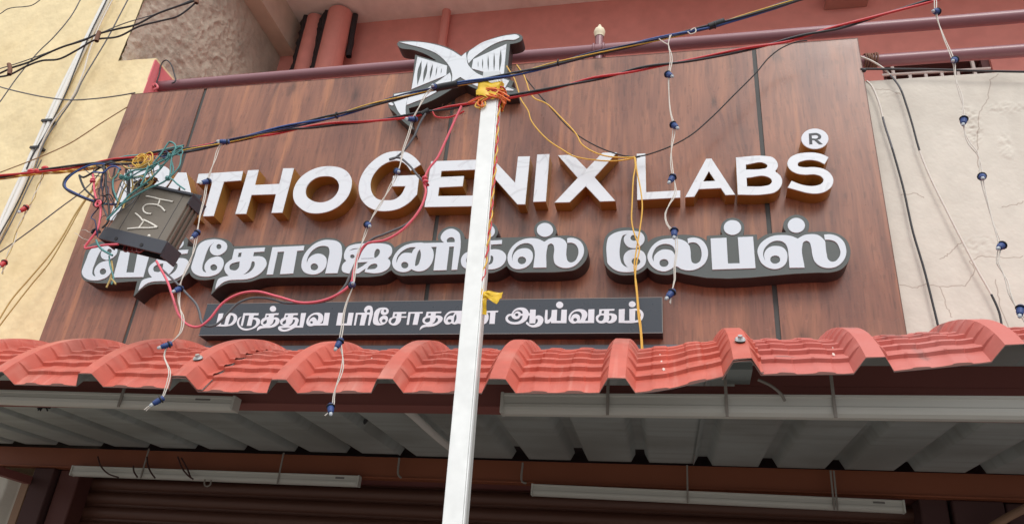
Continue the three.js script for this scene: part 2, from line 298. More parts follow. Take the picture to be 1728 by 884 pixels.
// the beam that the awning rests on and the roller shutter
{
  const t = thing('awning_rear_beam', 'red brown steel beam across the shop front above the roller shutter', 'beam');
  part('web', bx(-3.0, 2.207, -0.235, 3, 2.279, -0.2), M.purlin, t);
  part('flange', [rbx(-3.0, 2.2, -0.236, 3, 2.207, -0.194, 0.002)], M.purlin, t);
}
{
  const t = thing('roller_shutter', 'closed brown roller shutter at the bottom of the picture under the awning', 'shutter');
  const sh = new THREE.Shape(); const P = 0.058;
  sh.moveTo(0, 0); sh.lineTo(0, P); sh.lineTo(0.006, P); for (let i = 0; i <= 10; i++) { const a = i / 10; sh.lineTo(0.007 + 0.013 * Math.sin(a * Math.PI) ** 0.7, P - 0.004 - a * (P - 0.012)); } sh.lineTo(0.004, 0.006); sh.lineTo(0.004, 0); sh.closePath();
  const g = new THREE.ExtrudeGeometry(sh, { depth: 3.2, bevelEnabled: false }); g.rotateY(-Math.PI / 2); // profile x -> z, depth -> -x
  g.translate(0.78, 0, 0);
  worldUV(g);
  for (let k = 0; k < 37; k++) { const m = part('slat', g, M.slat, t); m.position.set(0, 2.14 - k * P, -0.335); }
  part('shutter_box', rbx(-2.44, 2.2, -0.5, 0.78, 2.3, -0.345, 0.01), M.purlinDark, t);
}

// ---------- neighbour on the left ----------
{
  const t = thing('yellow_building', 'pale yellow rendered building on the left with a rough cement side', 'building');
  const wav = (x, y) => 0.012 * (fbm(x * 2 + 40, y * 1.3, 128, 128, 801, 3) - 0.5) + 0.009 * (fbm(x * 9 + 90, y * 7, 256, 256, 811, 4) - 0.5) - 0.02 * sst(0.0, 1, Math.max(0, (-x - 3.02) / 0.06)) * 0.7
    + 0.0018 * Math.exp(-(((x + 2.86 + 0.05 * fbm(y * 9, 3, 64, 64, 815, 3)) / 0.02) ** 2)) * sst(0.55, 0.75, fbm(y * 8, 1, 64, 64, 821, 3));
  part('front_wall', [bx(-7, 2.33, -1.2, XW - 0.014, 7, -0.05), bx(-7, 0, -1.2, -3.0, 2.33, -0.21), reliefZ(-4.6, 2.33, XW, 4.214, -0.02, 180, 160, wav), reliefZ(-4.6, 4.214, XW, 6.2, -0.02, 120, 110, wav)], M.yellowWall, t, 'pale yellow rendered front');
  part('low_parapet', [bx(XW, 2.33, -0.17, -2.56, 4.205, -0.05), reliefZ(XW, 2.33, -2.558, 4.212, -0.02, 40, 180, wav)], M.yellowWall, t);
  part('parapet_end', bx(-2.562, 3.2, -0.185, -2.5545, 4.2, -0.02), M.pinkWall, t, 'pink painted end of the yellow parapet');
  part('parapet_top', bx(XW, 4.2, -0.185, -2.556, 4.2125, -0.026), M.yellowWall, t);
  // rough cement side, facing the balcony
  const g = new THREE.PlaneGeometry(1.292, 3.0, 150, 300); g.rotateY(Math.PI / 2); g.translate(XW, 4.7, -0.672);
  const p = g.attributes.position;
  for (let i = 0; i < p.count; i++) {
    const y = p.getY(i), z = p.getZ(i), a = z * 0.8 + y * 0.55, b = y * 0.8 - z * 0.55, fade = 1 - 0.8 * sst(-0.75, -1.1, z);
    const wv = fbm(a * 3, b * 3, 64, 64, 831, 3) * 3, r = fbm(a * 14 + wv, b * 34 + wv, 512, 512, 841, 4), q = 1 - Math.abs(2 * fbm(a * 13 + wv, b * 24, 512, 512, 851, 3) - 1);
    p.setX(i, XW + 0.004 + fade * (0.014 * (r - 0.5) + 0.012 * q * q - 0.006) * (y > 5.39 ? 0 : 1));
  }
  g.computeVertexNormals(); worldUV(g);
  part('cement_side', g, M.cement, t, 'rough trowelled grey cement side wall');
  part('side_block', bx(XW - 0.3, 3.2, -1.32, XW - 0.03, 6.2, -0.05), M.cement, t);
}

// drain pipes in the balcony corner
{
  const mk = (name, label, x, r, yb) => { const t = thing(name, label, 'pipe', 'drain pipes in the balcony corner'); const g = new THREE.CylinderGeometry(r, r, YC - 2.95, 20); g.translate(x, (YC + 2.95) / 2 - 0.02, ZB + r + 0.03); part('pipe', worldUV(g), M.redWall, t); return t; };
  const a = mk('drain_pipe', 'narrower left salmon drain pipe in the balcony corner', -2.50, 0.062), b = mk('drain_pipe', 'wide salmon drain pipe in the balcony corner, right of the narrower one', -2.30, 0.088);
  const tar = (par, x, r, s, top) => { const q = []; for (let i = 0; i <= 14; i++) { const y = 4.3 + (YC - 4.3) * i / 14; q.push([x + s * (r + 0.016 - 0.016 * hash(i, 3, 77)), y, ZB + r + 0.02 + 0.03 * hash(i, 9, 78)]); } const g = tube(q, 0.028, 60, 7), p = g.attributes.position; for (let i = 0; i < p.count; i++) { const y = p.getY(i), f = 1 + 1.2 * (fbm(y * 12, i % 7, 128, 7, 79, 2) - 0.5) - 0.5 * sst(YC - 0.3, YC - 0.9, y); const cx = x + s * r; p.setX(i, cx + (p.getX(i) - cx) * f); } g.computeVertexNormals(); part('tar_seal', g, M.tar, par, 'black tar seal'); };
  tar(a, -2.50, 0.062, -1); tar(a, -2.50, 0.066, 1); tar(b, -2.30, 0.088, -1);
  const q = []; for (let i = 0; i <= 6; i++) q.push([-2.30 + 0.098 + 0.01 * hash(i, 1, 5), YC - 0.02 - i * 0.06, ZB + 0.1 - i * 0.005]); part('tar_seal', tube(q, 0.022, 24, 7), M.tar, b, 'black tar seal');
  const t = thing('wall_pipe', 'thin salmon pipe running up the red balcony wall above the emblem', 'pipe');
  part('pipe', tube([[-1.54, 2.95, ZB + 0.035], [-1.541, 4.6, ZB + 0.035], [-1.544, YC, ZB + 0.035]], 0.03, 8, 14), M.redWall, t); part('clamp', bx(-1.58, 5.3, ZB, -1.5, 5.32, ZB + 0.07), M.redWall, t);
}
{
  const t = thing('wall_box', 'small brown box high on the red balcony wall at the top edge', 'box');
  part('case', rbx(0.935, 5.42, ZB, 1.165, 5.6, ZB + 0.12, 0.006), plain(150, 110, 98, 0.7), t); part('lid', rbx(0.925, 5.4, ZB, 1.175, 5.42, ZB + 0.13, 0.004), plain(170, 124, 112, 0.7), t);
}
// railing
{
  const t = thing('balcony_railing', 'maroon pipe railing along the top of the parapet behind the sign board', 'railing');
  const top = [[-2.575,4.09,-0.1],[-0.324,4.104,-0.1],[1.392,4.108,-0.1]], low = [[0.76,3.946,-0.1],[1.352,3.908,-0.1]];
  const yt = (top[0][1] + top[1][1] + top[2][1]) / 3, yl = (low[0][1] + low[1][1]) / 2;
  part('top_rail', tube([[-2.57, yt - 0.008, -0.1], [-1, yt, -0.1], [1, yt + 0.004, -0.1], [4, yt + 0.006, -0.1]], 0.0275, 30, 18), M.rail, t);
  part('lower_rail', tube([[-2.57, yl, -0.1], [0, yl, -0.1], [4, yl, -0.1]], 0.0265, 30, 18), M.rail, t);
  for (const [x, f] of [[-0.327, 1], [1.75, 0], [3.4, 0]]) {
    part('post', tube([[x, PT - 0.02, -0.1], [x, yt + (f ? 0.085 : 0), -0.1]], 0.0185, 4, 14), M.rail, t);
    if (f) {
      const pr = [[0.0, 0.075], [0.006, 0.072], [0.009, 0.064], [0.007, 0.058], [0.013, 0.054], [0.022, 0.044], [0.0265, 0.03], [0.024, 0.016], [0.0205, 0.008], [0.0205, 0]].map(([r, y]) => new THREE.Vector2(r, y)).reverse();
      const g = new THREE.LatheGeometry(pr, 20); g.translate(x, yt + 0.08, -0.1); part('finial', g, M.cream, t, 'cream ball finial');
      const c = new THREE.TorusGeometry(0.03, 0.006, 8, 20); c.rotateY(Math.PI / 2); for (const s of [-0.022, 0.022]) { const d = c.clone(); d.translate(x + s, yt, -0.1); part('collar', d, M.rail, t); }
    }
  }
  const coil = []; for (let i = 0; i <= 80; i++) { const a = i / 80; coil.push([0.765 + 0.05 * a + 0.004 * Math.sin(i), yl + 0.032 * Math.cos(a * 44), -0.1 + 0.032 * Math.sin(a * 44)]); }
  part('wire_binding', tube(coil, 0.0032, 260, 5), M.rust, t, 'rusty binding wire round the lower rail');
}

// ---------- awning ----------
const PITCH = 0.2123, X0 = -1.1722, ZE = 1.26, YE = 2.047, ARC = 0.48, TH0 = 52 * Math.PI / 180, TH1 = 2.6 * Math.PI / 180, SARC = ARC * (TH0 - TH1), SLEN = SARC + 1.09;
function prof(s) {
  const th = s < SARC ? TH0 - s / ARC : TH1, e = Math.max(0, s - SARC);
  return { z: ZE - ARC * (Math.sin(TH0) - Math.sin(th)) - e * Math.cos(TH1), y: YE + ARC * (Math.cos(th) - Math.cos(TH0)) + e * Math.sin(TH1), ny: Math.cos(th), nz: Math.sin(th) };
}
const eaveLift = (x) => 0.006 * Math.sin(x * 3.1) + 0.034 * sst(-0.08, 0.13, x) + 0.03 * sst(0.25, 0.65, x) - 0.006 * sst(-0.5, -0.85, x);
const ribHeight = (d) => 0.030 * Math.max(0, Math.min(1, (0.0315 - d) / 0.0165));
const ROW = 0.0422, ROW0 = 0.042;
function sheetGrid(xs, ss, hgt, off) {
  const pos = [], uv = [], idx = [], nx = xs.length, ns = ss.length;
  for (let j = 0; j < ns; j++) for (let i = 0; i < nx; i++) {
    const x = xs[i], h = hgt(x, ss[j]), s = ss[j] + (h.ds ?? 0), p = prof(s), z = p.z + p.nz * (h.h + off), y = p.y + p.ny * (h.h + off) + eaveLift(x) * (1 - 0.45 * sst(0, 0.3, s)) * sst(0.9, 0.3, s);
    pos.push(x - 0.037 * (ZE - z) / 1.46, y, z); uv.push(x, s);
  }
  for (let j = 0; j < ns - 1; j++) for (let i = 0; i < nx - 1; i++) { const a = j * nx + i, b = a + 1, c = a + nx, d = c + 1; idx.push(a, b, d, a, d, c); }
  const g = new THREE.BufferGeometry(); g.setAttribute('position', new THREE.Float32BufferAttribute(pos, 3)); g.setAttribute('uv', new THREE.Float32BufferAttribute(uv, 2)); g.setIndex(idx); g.computeVertexNormals(); return g;
}
const ribDist = (x) => { const u = (x - X0) / PITCH; return Math.abs(u - Math.round(u)) * PITCH; };
function roofSheet(xa, xb, off, label, boltRib, spots = []) {
  const t = thing('roof_tile_sheet', label, 'roof sheet', 'moulded tile sheets of the awning');
  // columns: dense where the profile bends
  const xs = [xa]; const marks = [-0.0315, -0.026, -0.0205, -0.015, -0.008, 0, 0.008, 0.015, 0.0205, 0.026, 0.0315];
  for (let k = Math.floor((xa - X0) / PITCH) - 1; k <= Math.ceil((xb - X0) / PITCH) + 1; k++) { const c = X0 + k * PITCH; for (const m of marks) xs.push(c + m); for (const m of [0.04, 0.05, 0.058, 0.062, 0.066, 0.074, 0.082, 0.086, 0.09, 0.106, 0.12, 0.124, 0.128, 0.138, 0.146, 0.15, 0.154, 0.165]) xs.push(c + m); }
  xs.push(xb); xs.sort((a, b) => a - b); const X = xs.filter((x, i) => x >= xa && x <= xb && (!i || x - xs[i - 1] > 1e-5));
  const ss = [0, 0.014, 0.028]; for (let k = 0; k < 12; k++) { const b = ROW0 + k * ROW; ss.push(b - 0.0024, b - 0.0004, b + 0.003, b + 0.008, b + 0.013, b + 0.018, b + 0.028); } for (let i = 1; i <= 8; i++) ss.push(ROW0 + 12 * ROW + (SLEN - ROW0 - 12 * ROW) * i / 8);
  const rowOf = (s) => { if (s < ROW0 - 0.0021) return [0.1, -1]; const k = Math.floor((s - ROW0 + 0.0021) / ROW), f = (s - ROW0 + 0.0021 - k * ROW) / ROW; return [f < 0.06 ? 0.88 : f < 0.14 ? 1 : mix(1, 0.52, sst(0.14, 0.45, f)) * (1 - 0.9 * sst(0.4, 1, f)), k]; };
  const red = sheetGrid(X, ss, (x, s) => {
    const d = ribDist(x), rib = ribHeight(d), flat = sst(0.0155, 0.024, d), [f, k] = rowOf(s), u = (((x - X0) / PITCH) % 1 + 1) % 1 * PITCH;
    const w = d > 0.034 ? Math.max(sst(0.056, 0.064, u) * sst(0.092, 0.084, u), sst(0.118, 0.126, u) * sst(0.156, 0.148, u)) : 0;
    return { h: rib + f * 0.0092 * flat + w * 0.003 + 0.0008 * Math.sin(x * 90), ds: -w * 0.006 * (s > 0.03 ? 1 : 0) };
  }, off);
  part('tile_layer', toCreasedNormals(red, 0.42), off ? M.tile : M.tileFaded, t);
  const ss2 = [0, 0.03, 0.06, 0.09, 0.12, 0.16, 0.2, 0.25, 0.3, 0.36, SARC, SARC + 0.2, SARC + 0.5, SARC + 0.8, SLEN];
  const gr = sheetGrid(X, ss2, (x, s) => ({ h: ribHeight(ribDist(x)) }), off - 0.0018);
  part('under_layer', gr, M.under, t, 'smooth grey underside');
  // cut edge along the eave
  const n = X.length, e = [], ei = [], eu = [], pr = red.attributes.position, pg = gr.attributes.position;
  for (let i = 0; i < n; i++) { e.push(pg.getX(i), pg.getY(i) + 0.0002, pg.getZ(i) + 0.0012, pr.getX(i), pr.getY(i), pr.getZ(i) + 0.0012); eu.push(i, 0, i, 1); if (i < n - 1) { const a = i * 2; ei.push(a, a + 2, a + 3, a, a + 3, a + 1); } }
  const eg = new THREE.BufferGeometry(); eg.setAttribute('position', new THREE.Float32BufferAttribute(e, 3)); eg.setAttribute('uv', new THREE.Float32BufferAttribute(eu, 2)); eg.setIndex(ei); eg.computeVertexNormals();
  part('cut_edge', eg, plain(198, 150, 140, 0.6), t);
  if (boltRib !== undefined) {
    const x = X0 + boltRib * PITCH + 0.002, p = prof(0.062), h = 0.0305 + off + 0.0015, y = p.y + p.ny * h + eaveLift(x) * 0.97, z = p.z + p.nz * h;
    const orient = (g, lift) => { g.rotateX(Math.atan2(p.nz, p.ny)); g.translate(x, y + p.ny * lift, z + p.nz * lift); return g; };
    const b = part('roofing_screw', orient(new THREE.CylinderGeometry(0.0045, 0.005, 0.006, 6), 0.007), M.screw, t, 'steel hex roofing screw');
    part('washer', orient(new THREE.CylinderGeometry(0.008, 0.0098, 0.003, 20), 0.0035), M.screw, b); part('seal', orient(new THREE.CylinderGeometry(0.0088, 0.0092, 0.0025, 20), 0.0012), M.rubber, b);
  }
  for (const [x, s] of spots) {
    const p = prof(s), h = ribHeight(ribDist(x)) + off + 0.0072, y = p.y + p.ny * h + eaveLift(x) * (1 - 0.45 * sst(0, 0.3, s)), z = p.z + p.nz * h, g = new THREE.SphereGeometry(1, 9, 6), q = g.attributes.position, k = 0.6 + hash(Math.round(x * 1000), Math.round(s * 1000), 61);
    for (let i = 0; i < q.count; i++) { const f = 0.7 + 0.6 * hash(i % 9, Math.round(s * 999), 63); q.setXYZ(i, q.getX(i) * 0.0019 * k * f, q.getY(i) * 0.0009, q.getZ(i) * 0.005 * k * f); }
    g.rotateX(Math.atan2(p.nz, p.ny)); g.computeVertexNormals(); g.translate(x - 0.037 * (ZE - z) / 1.46, y, z); part('white_splash', g, plain(214, 190, 180, 0.8), t);
  }
  return t;
}
roofSheet(-2.9, X0 + PITCH + 0.043, 0.009, 'red moulded tile roof sheet at the left end of the awning', 1);
roofSheet(X0 + PITCH - 0.032, X0 + 5 * PITCH + PITCH + 0.036, 0.0045, 'red moulded tile roof sheet in the middle of the awning behind the white pole', 6, [[-0.03, 0.06], [-0.034, 0.1], [-0.036, 0.143], [-0.265, 0.19], [-0.62, 0.148]]);
roofSheet(X0 + 6 * PITCH - 0.033, 1.6, 0, 'faded pinkish red tile roof sheet at the right end of the awning', undefined, [[0.268, 0.1], [0.262, 0.062]]);
{
  const t = thing('awning_front_purlin', 'dark red brown steel channel carrying the front edge of the awning', 'beam');
  part('web', bx(-2.9, 2.073, 1.085, 1.6, 2.118, 1.1), M.purlinDark, t); part('web', bx(0.1, 2.1185, 1.085, 1.6, 2.16, 1.1), M.purlinDark, t);
  part('flange', bx(-2.9, 2.07, 1.05, 1.6, 2.0735, 1.102), M.purlinDark, t); part('packing_block', bx(X0 + 6 * PITCH - 0.02, 2.115, 1.12, X0 + 6 * PITCH + 0.024, 2.128, 1.2), plain(150, 156, 154, 0.6), t);
  for (const x of [-2.6, 1.35]) part('side_rafter', bx(x - 0.015, 2.13, -0.2, x + 0.015, 2.16, 1.08), M.purlinDark, t);
}
// tube light battens
function batten(xa, xb, ya, yb, z, h, label, hangers, hookTop) {
  const t = thing('tube_light', label, 'tube light', 'slim white tube light battens under the awning'); const L = xb - xa, ang = Math.atan2(yb - ya, L), r = new THREE.Group();
  const tf = (g) => { g.rotateZ(ang); g.translate(xa, ya, z); return g; };
  const pr = [[0, 0], [0.012, 0.001], [0.02, 0.006], [0.0225, 0.012], [0.0225, h - 0.007], [0.0255, h - 0.005], [0.0255, h - 0.001], [0.02, h], [0, h]].map(([a, b]) => new THREE.Vector2(a, b - h));
  const g = new THREE.ExtrudeGeometry(new THREE.Shape(pr), { depth: L, bevelEnabled: false }); g.rotateY(Math.PI / 2); g.scale(1, 1, -1); // profile x -> z, along x
  const ix = g.index; const pa = g.attributes.position; if (!ix) for (let i = 0; i < pa.count; i += 3) for (const k of ['position', 'normal', 'uv']) { const a = g.attributes[k], n = a.itemSize; for (let c = 0; c < n; c++) { const q = a.array[(i + 1) * n + c]; a.array[(i + 1) * n + c] = a.array[(i + 2) * n + c]; a.array[(i + 2) * n + c] = q; } }
  g.computeVertexNormals(); part('housing', tf(worldUV(g)), M.batten, t);
  part('diffuser_line', tf(bx(0.004, -h * 0.56, 0.0215, L - 0.004, -h * 0.53, 0.0236)), M.battenGroove, t);
  for (const x of [-0.004, L - 0.002]) part('end_cap', tf(rbx(x, -h - 0.001, -0.001, x + 0.006, 0.001, 0.0275, 0.0015)), M.batten, t);
  part('label_print', tf(bx(L - 0.09, -h * 0.36, 0.0215, L - 0.055, -h * 0.2, 0.0232)), plain(120, 116, 112, 0.7), t);
  for (const x of hangers) part('hanger', tf(bx(x - 0.0028, -h - 0.003, 0.024, x + 0.0028, hookTop, 0.0275)), M.strap, t);
  return t;
}
batten(-0.343, 0.87, 2.086, 2.091, 1.12, 0.04, 'white tube light batten under the front eave on the right', [0.205, 0.423, 0.61], 0.045);
batten(-2.13, -0.922, 2.092, 2.072, 1.12, 0.029, 'white tube light batten under the front eave on the left', [-0.6 + 1.2, 0.94], 0.03);
batten(-2.386, -1.17, 2.203, 2.201, -0.19, 0.038, 'grey white tube light batten above the shutter on the left', [0.32, 0.9], 0.075);
batten(-0.519, 0.681, 2.193, 2.181, -0.19, 0.038, 'white tube light batten above the shutter on the right', [0.53, 0.99, 1.0], 0.085);
{
  const t = thing('hook_wire', 'bent grey wire hook stuck in the right front tube light', 'wire'); part('wire', tube([[0.138,2.112,1.155],[0.159,2.101,1.155],[0.176,2.085,1.155],[0.182,2.072,1.155]], 0.0028, 20), M.strap, t);
  const u = thing('loose_cable', 'black cable drooping under the awning left of the white pole', 'wire'); part('cable', tube([[-0.835,2.259,0.6],[-0.882,2.273,0.475],[-0.944,2.274,0.35],[-1.016,2.284,0.225],[-1.084,2.29,0.1]], 0.006, 24), M.black, u);
  const w = thing('ceiling_conduit', 'pale conduit fixed under the awning sheets behind the white pole', 'pipe'); part('pipe', tube([[-0.705,2.175,0.86],[-0.716,2.199,0.64],[-0.715,2.203,0.42],[-0.705,2.205,0.2]], 0.011, 12, 10), M.conduit, w);
  const c = thing('clamp_wire', 'thin grey wire hanging over the beam left of the white pole', 'wire'); part('wire', tube([[-1.024,2.271,-0.17],[-1.019,2.21,-0.17],[-1.006,2.198,-0.17]], 0.004, 10), M.strap, c);
  const d = thing('clamp_wire', 'thin pale wire hanging over the beam right of the white pole', 'wire'); part('wire', tube([[-0.56,2.266,-0.17],[-0.558,2.2,-0.17],[-0.542,2.194,-0.17]], 0.004, 10), M.strap, d);
  const e = thing('cable_loops', 'thin dark red cable looped over the left beam and tube light', 'cable');
  for (const p of [[[-2.27,2.236,-0.145],[-2.244,2.201,-0.145],[-2.202,2.172,-0.145],[-2.149,2.158,-0.145]], [[-2.099,2.205,-0.145],[-2.089,2.183,-0.145],[-2.066,2.161,-0.145]], [[-2.051,2.241,-0.145],[-2.035,2.207,-0.145],[-2.01,2.178,-0.145],[-1.989,2.161,-0.145]], [[-1.917,2.245,-0.145],[-1.883,2.2,-0.145],[-1.85,2.174,-0.145],[-1.826,2.162,-0.145]], [[-1.9,2.241,-0.145],[-1.863,2.201,-0.145],[-1.837,2.166,-0.145]]]) part('cable', tube(p, 0.003, 16), plain(70, 36, 32, 0.7), e);
  const wb = thing('cobweb_clump', 'small dark clump of cobweb under the awning sheets at the far left', 'cobweb'), cl = []; for (let i = 0; i < 26; i++) { const p = V([[-1.932,2.22,0.55]][0]), a = rnd() * 6.28, l = 0.012 + rnd() * 0.03; cl.push(tube([[p.x, p.y, p.z], [p.x + Math.cos(a) * l * 0.6, p.y + 0.006 * rnd(), p.z + 0.01 * rnd()], [p.x + Math.cos(a) * l * 1.3, p.y + Math.sin(a) * 0.012, p.z + 0.015 * rnd()]], 0.002, 5, 4)); } part('web', cl, M.dark, wb);
  const f = thing('small_hook', 'small white loop under the lower left tube light', 'hook'); part('loop', tube([[-1.786,2.166,-0.16],[-1.783,2.148,-0.16],[-1.771,2.14,-0.16],[-1.758,2.147,-0.16],[-1.76,2.165,-0.16]], 0.003, 16), M.strap, f);
}

// ---------- the sign board ----------
const BX0 = -2.6, BX1 = 0.7255, BY0 = 2.645, BY1 = 3.9645;
{
  const t = thing('sign_board', 'wide wood grain sign board of four panels with dark vertical joints', 'sign board');
  const sw = 0.0085, seams = [-2.1962, -0.944, 0.325];
  const edges = [BX0, ...seams.flatMap((x) => [x - sw, x + sw]), BX1];
  for (let i = 0; i < 4; i++) part('panel', bx(edges[2 * i], BY0, -0.03, edges[2 * i + 1], BY1, 0), wood[i], t);
  for (const x of seams) part('joint_strip', bx(x - sw, BY0 + 0.001, -0.03, x + sw, BY1 - 0.001, -0.004), M.seam, t);
  part('edge_strip', bx(BX0 - 0.002, BY1, -0.034, BX1 + 0.002, BY1 + 0.002, 0.001), M.boardEdge, t); part('edge_strip', bx(BX1, BY0, -0.034, BX1 + 0.002, BY1, 0.001), M.boardEdge, t);
  part('bottom_trim', bx(BX0 + 0.2, BY0 - 0.045, -0.03, BX1 - 0.1, BY0 - 0.004, 0.012), M.trim, t, 'grey metal trim along the foot of the board');
  part('bottom_trim', bx(BX0, BY0 - 0.06, -0.032, BX1, BY0 - 0.001, -0.002), M.purlinDark, t);
}
// raised capitals, gold sided
const LZ = 0.066;
function letter(ch, label, str, name = 'raised_letter') {
  const t = thing(name, label, 'letter', 'raised white capitals of the English sign line'), s = shapeOf(str);
  part('side', plate(s, 0.0005, LZ - 0.003), M.gold, t, 'gold side wall');
  part('face', plate(s, LZ - 0.0028, LZ, 0.0012), M.face, t, 'white marbled face');
  return t;
}
letter('P', 'tall white capital letter P, first of the English line, behind the hanging grey box', '-4833,6930* -4545,6970 -4406,6924 -4342,6832 -4367,6722 -4485,6673 -4678,6652* -4676,6404* -4822,6404*; -4669,6819* -4516,6842 -4464,6808 -4492,6747 -4664,6731*');
letter('A', 'white capital letter A left of the T, partly behind the hanging grey box', '-4290,6873* -4207,6868* -3971,6410* -4077,6409* -4135,6511* -4282,6506* -4333,6414* -4441,6412*; -4227,6739* -4172,6597* -4264,6595*');
letter('T', 'white capital letter T with gold sides crossed by a bulb string', '-4080,6846* -3654,6852* -3648,6753* -3809,6748* -3813,6406* -3912,6406* -3921,6745* -4072,6748*');
letter('H', 'white capital letter H with gold sides between T and O', '-3608,6856* -3506,6856* -3504,6702* -3278,6700* -3279,6858* -3177,6854* -3185,6412* -3284,6413* -3286,6596* -3511,6599* -3514,6414* -3615,6417*');
letter('O', 'round white capital letter O with gold sides', '-2843,6854 -2748,6831 -2676,6782 -2629,6709 -2617,6629 -2632,6542 -2680,6467 -2757,6413 -2858,6391 -2949,6402 -3041,6455 -3099,6516 -3128,6586 -3129,6676 -3096,6755 -3027,6817 -2933,6852; -2869,6757 -2803,6744 -2750,6701 -2724,6645 -2728,6586 -2762,6529 -2826,6496 -2888,6496 -2957,6524 -3007,6570 -3024,6621 -3009,6690 -2956,6742');
letter('G', 'tall white capital letter G with a bulb string and black cable over it', '-2044,6823* -2124,6765* -2172,6827 -2230,6866 -2283,6874 -2367,6844 -2426,6777 -2453,6700 -2447,6621 -2415,6551 -2365,6505 -2294,6491 -2218,6498 -2173,6539 -2147,6617* -2267,6621* -2269,6724* -2043,6722* -2038,6532* -2093,6459 -2170,6406 -2269,6387 -2355,6396 -2440,6437 -2514,6517 -2551,6616 -2553,6715 -2521,6813 -2455,6900 -2376,6956 -2281,6972 -2200,6960 -2133,6920 -2077,6867');
letter('E', 'white capital letter E just left of the white pole', '-1959,6850* -1562,6842* -1564,6744* -1859,6747* -1860,6691* -1664,6689* -1665,6591* -1859,6590* -1859,6510* -1548,6500* -1552,6400* -1959,6410*');
letter('N', 'white capital letter N just right of the white pole', '-1513,6853* -1450,6852* -1240,6604* -1235,6852* -1137,6848* -1145,6399* -1206,6401* -1406,6648* -1417,6397* -1508,6398*');
letter('I', 'white capital letter I, a plain upright bar between N and X', '-1080,6862* -980,6860* -985,6417* -1084,6417*');
letter('X', 'white capital letter X with brown gold undersides', '-913,6843* -794,6842* -680,6700* -562,6845* -445,6842* -616,6619* -453,6396* -569,6397* -682,6540* -801,6401* -918,6404* -747,6621*');
letter('L', 'white capital letter L with yellow wires hanging over it', '-297,6818* -230,6819* -225,6464* 25,6468* 24,6403* -292,6398*');
letter('A', 'white capital letter A between L and B at the right end of the line', '222,6740* 261,6740* 417,6409* 348,6409* 318,6471* 159,6470* 124,6405* 59,6405*; 238,6630* 285,6535* 189,6535*');
letter('B', 'white capital letter B with two openings, second from the right end', '438,6739* 653,6738 698,6725 729,6680 731,6637 710,6598* 745,6551 751,6504 730,6450 690,6415 630,6403 434,6408*; 504,6672* 641,6676 661,6655 649,6628 623,6622 502,6622*; 502,6555* 656,6554 680,6531 682,6508 662,6481 627,6472 501,6474*');
letter('S', 'white capital letter S, last of the English line under the round mark', '1089,6699* 1055,6639* 1015,6667 965,6682 912,6678 873,6657 872,6638 900,6625 981,6620 1045,6600 1085,6560 1101,6504 1085,6450 1040,6407 981,6391 917,6399 846,6426 784,6452* 816,6510* 872,6478 929,6460 981,6460 1018,6476 1034,6503 1024,6531 989,6552 909,6556 851,6573 810,6613 799,6662 818,6708 865,6739 934,6751 1008,6744 1051,6727');
{
  const t = thing('registered_mark_disc', 'small round white disc with a dark letter R above the last S', 'sign disc'), s = shapeOf('1105,6863 1091,6824 1062,6793 1023,6778 981,6781 944,6801 921,6835 915,6876 928,6916 958,6947 998,6963 1040,6960 1077,6939 1100,6904');
  part('side', plate(s, 0.0005, LZ - 0.003), M.gold, t); part('face', plate(s, LZ - 0.0028, LZ, 0.0012), M.printWhite, t);
  part('printed_letter', plate(shapeOf('972,6919* 1039,6914 1056,6891 1048,6867 1026,6859* 1060,6816* 1034,6817* 1004,6857* 990,6858* 988,6821* 967,6821*; 990,6901* 1029,6898 1036,6885 1026,6872 990,6873*'), LZ + 0.0002, LZ + 0.0008), M.printDark, t, 'dark letter R');
}
// white local-script letters on contour-cut dark backings
const TZ = 0.075;
function contourWord(label, backing, glyphs) {
  const t = thing('contour_sign', label, 'sign lettering', 'contour cut dark sign pieces with white letters'), s = shapeOf(backing);
  part('side', plate(s, 0.0005, TZ - 0.004), M.backSide, t); part('backing', plate(s, TZ - 0.0038, TZ, 0.0008), M.backFace, t, 'dark grey contour cut front');
  for (const g of glyphs) { const [str, dx, dy] = Array.isArray(g) ? g : [g, 0, 0]; part('letter', plate(shapeOf(str, dx, dy), TZ + 0.0002, TZ + 0.0034, 0.0006), M.white, t); }
}
const gE = '-3697,6164 -3642,6149 -3602,6120 -3589,6091 -3590,6058 -3610,6031 -3637,6015 -3689,6018 -3723,6042 -3740,6075 -3737,6108 -3717,6136* -3748,6102 -3762,6048 -3765,5983 -3764,5916 -3753,5884 -3733,5867 -3713,5861* -3738,5895 -3745,5931 -3736,5962 -3712,5988 -3680,6000 -3642,6004 -3605,5985 -3581,5946 -3578,5899 -3600,5852 -3648,5828 -3716,5822 -3782,5835 -3834,5866 -3861,5906 -3864,5954 -3861,6026 -3861,6083 -3849,6124 -3817,6151 -3765,6164; -3639,6094 -3638,6083 -3643,6074 -3651,6070 -3662,6070 -3673,6075 -3682,6084 -3688,6095 -3688,6106 -3684,6115 -3676,6120 -3665,6119 -3653,6114 -3644,6105; -3624,5902 -3624,5889 -3630,5879 -3642,5874 -3656,5874 -3671,5880 -3683,5891 -3690,5904 -3690,5917 -3684,5927 -3672,5933 -3658,5933 -3643,5926 -3631,5916';
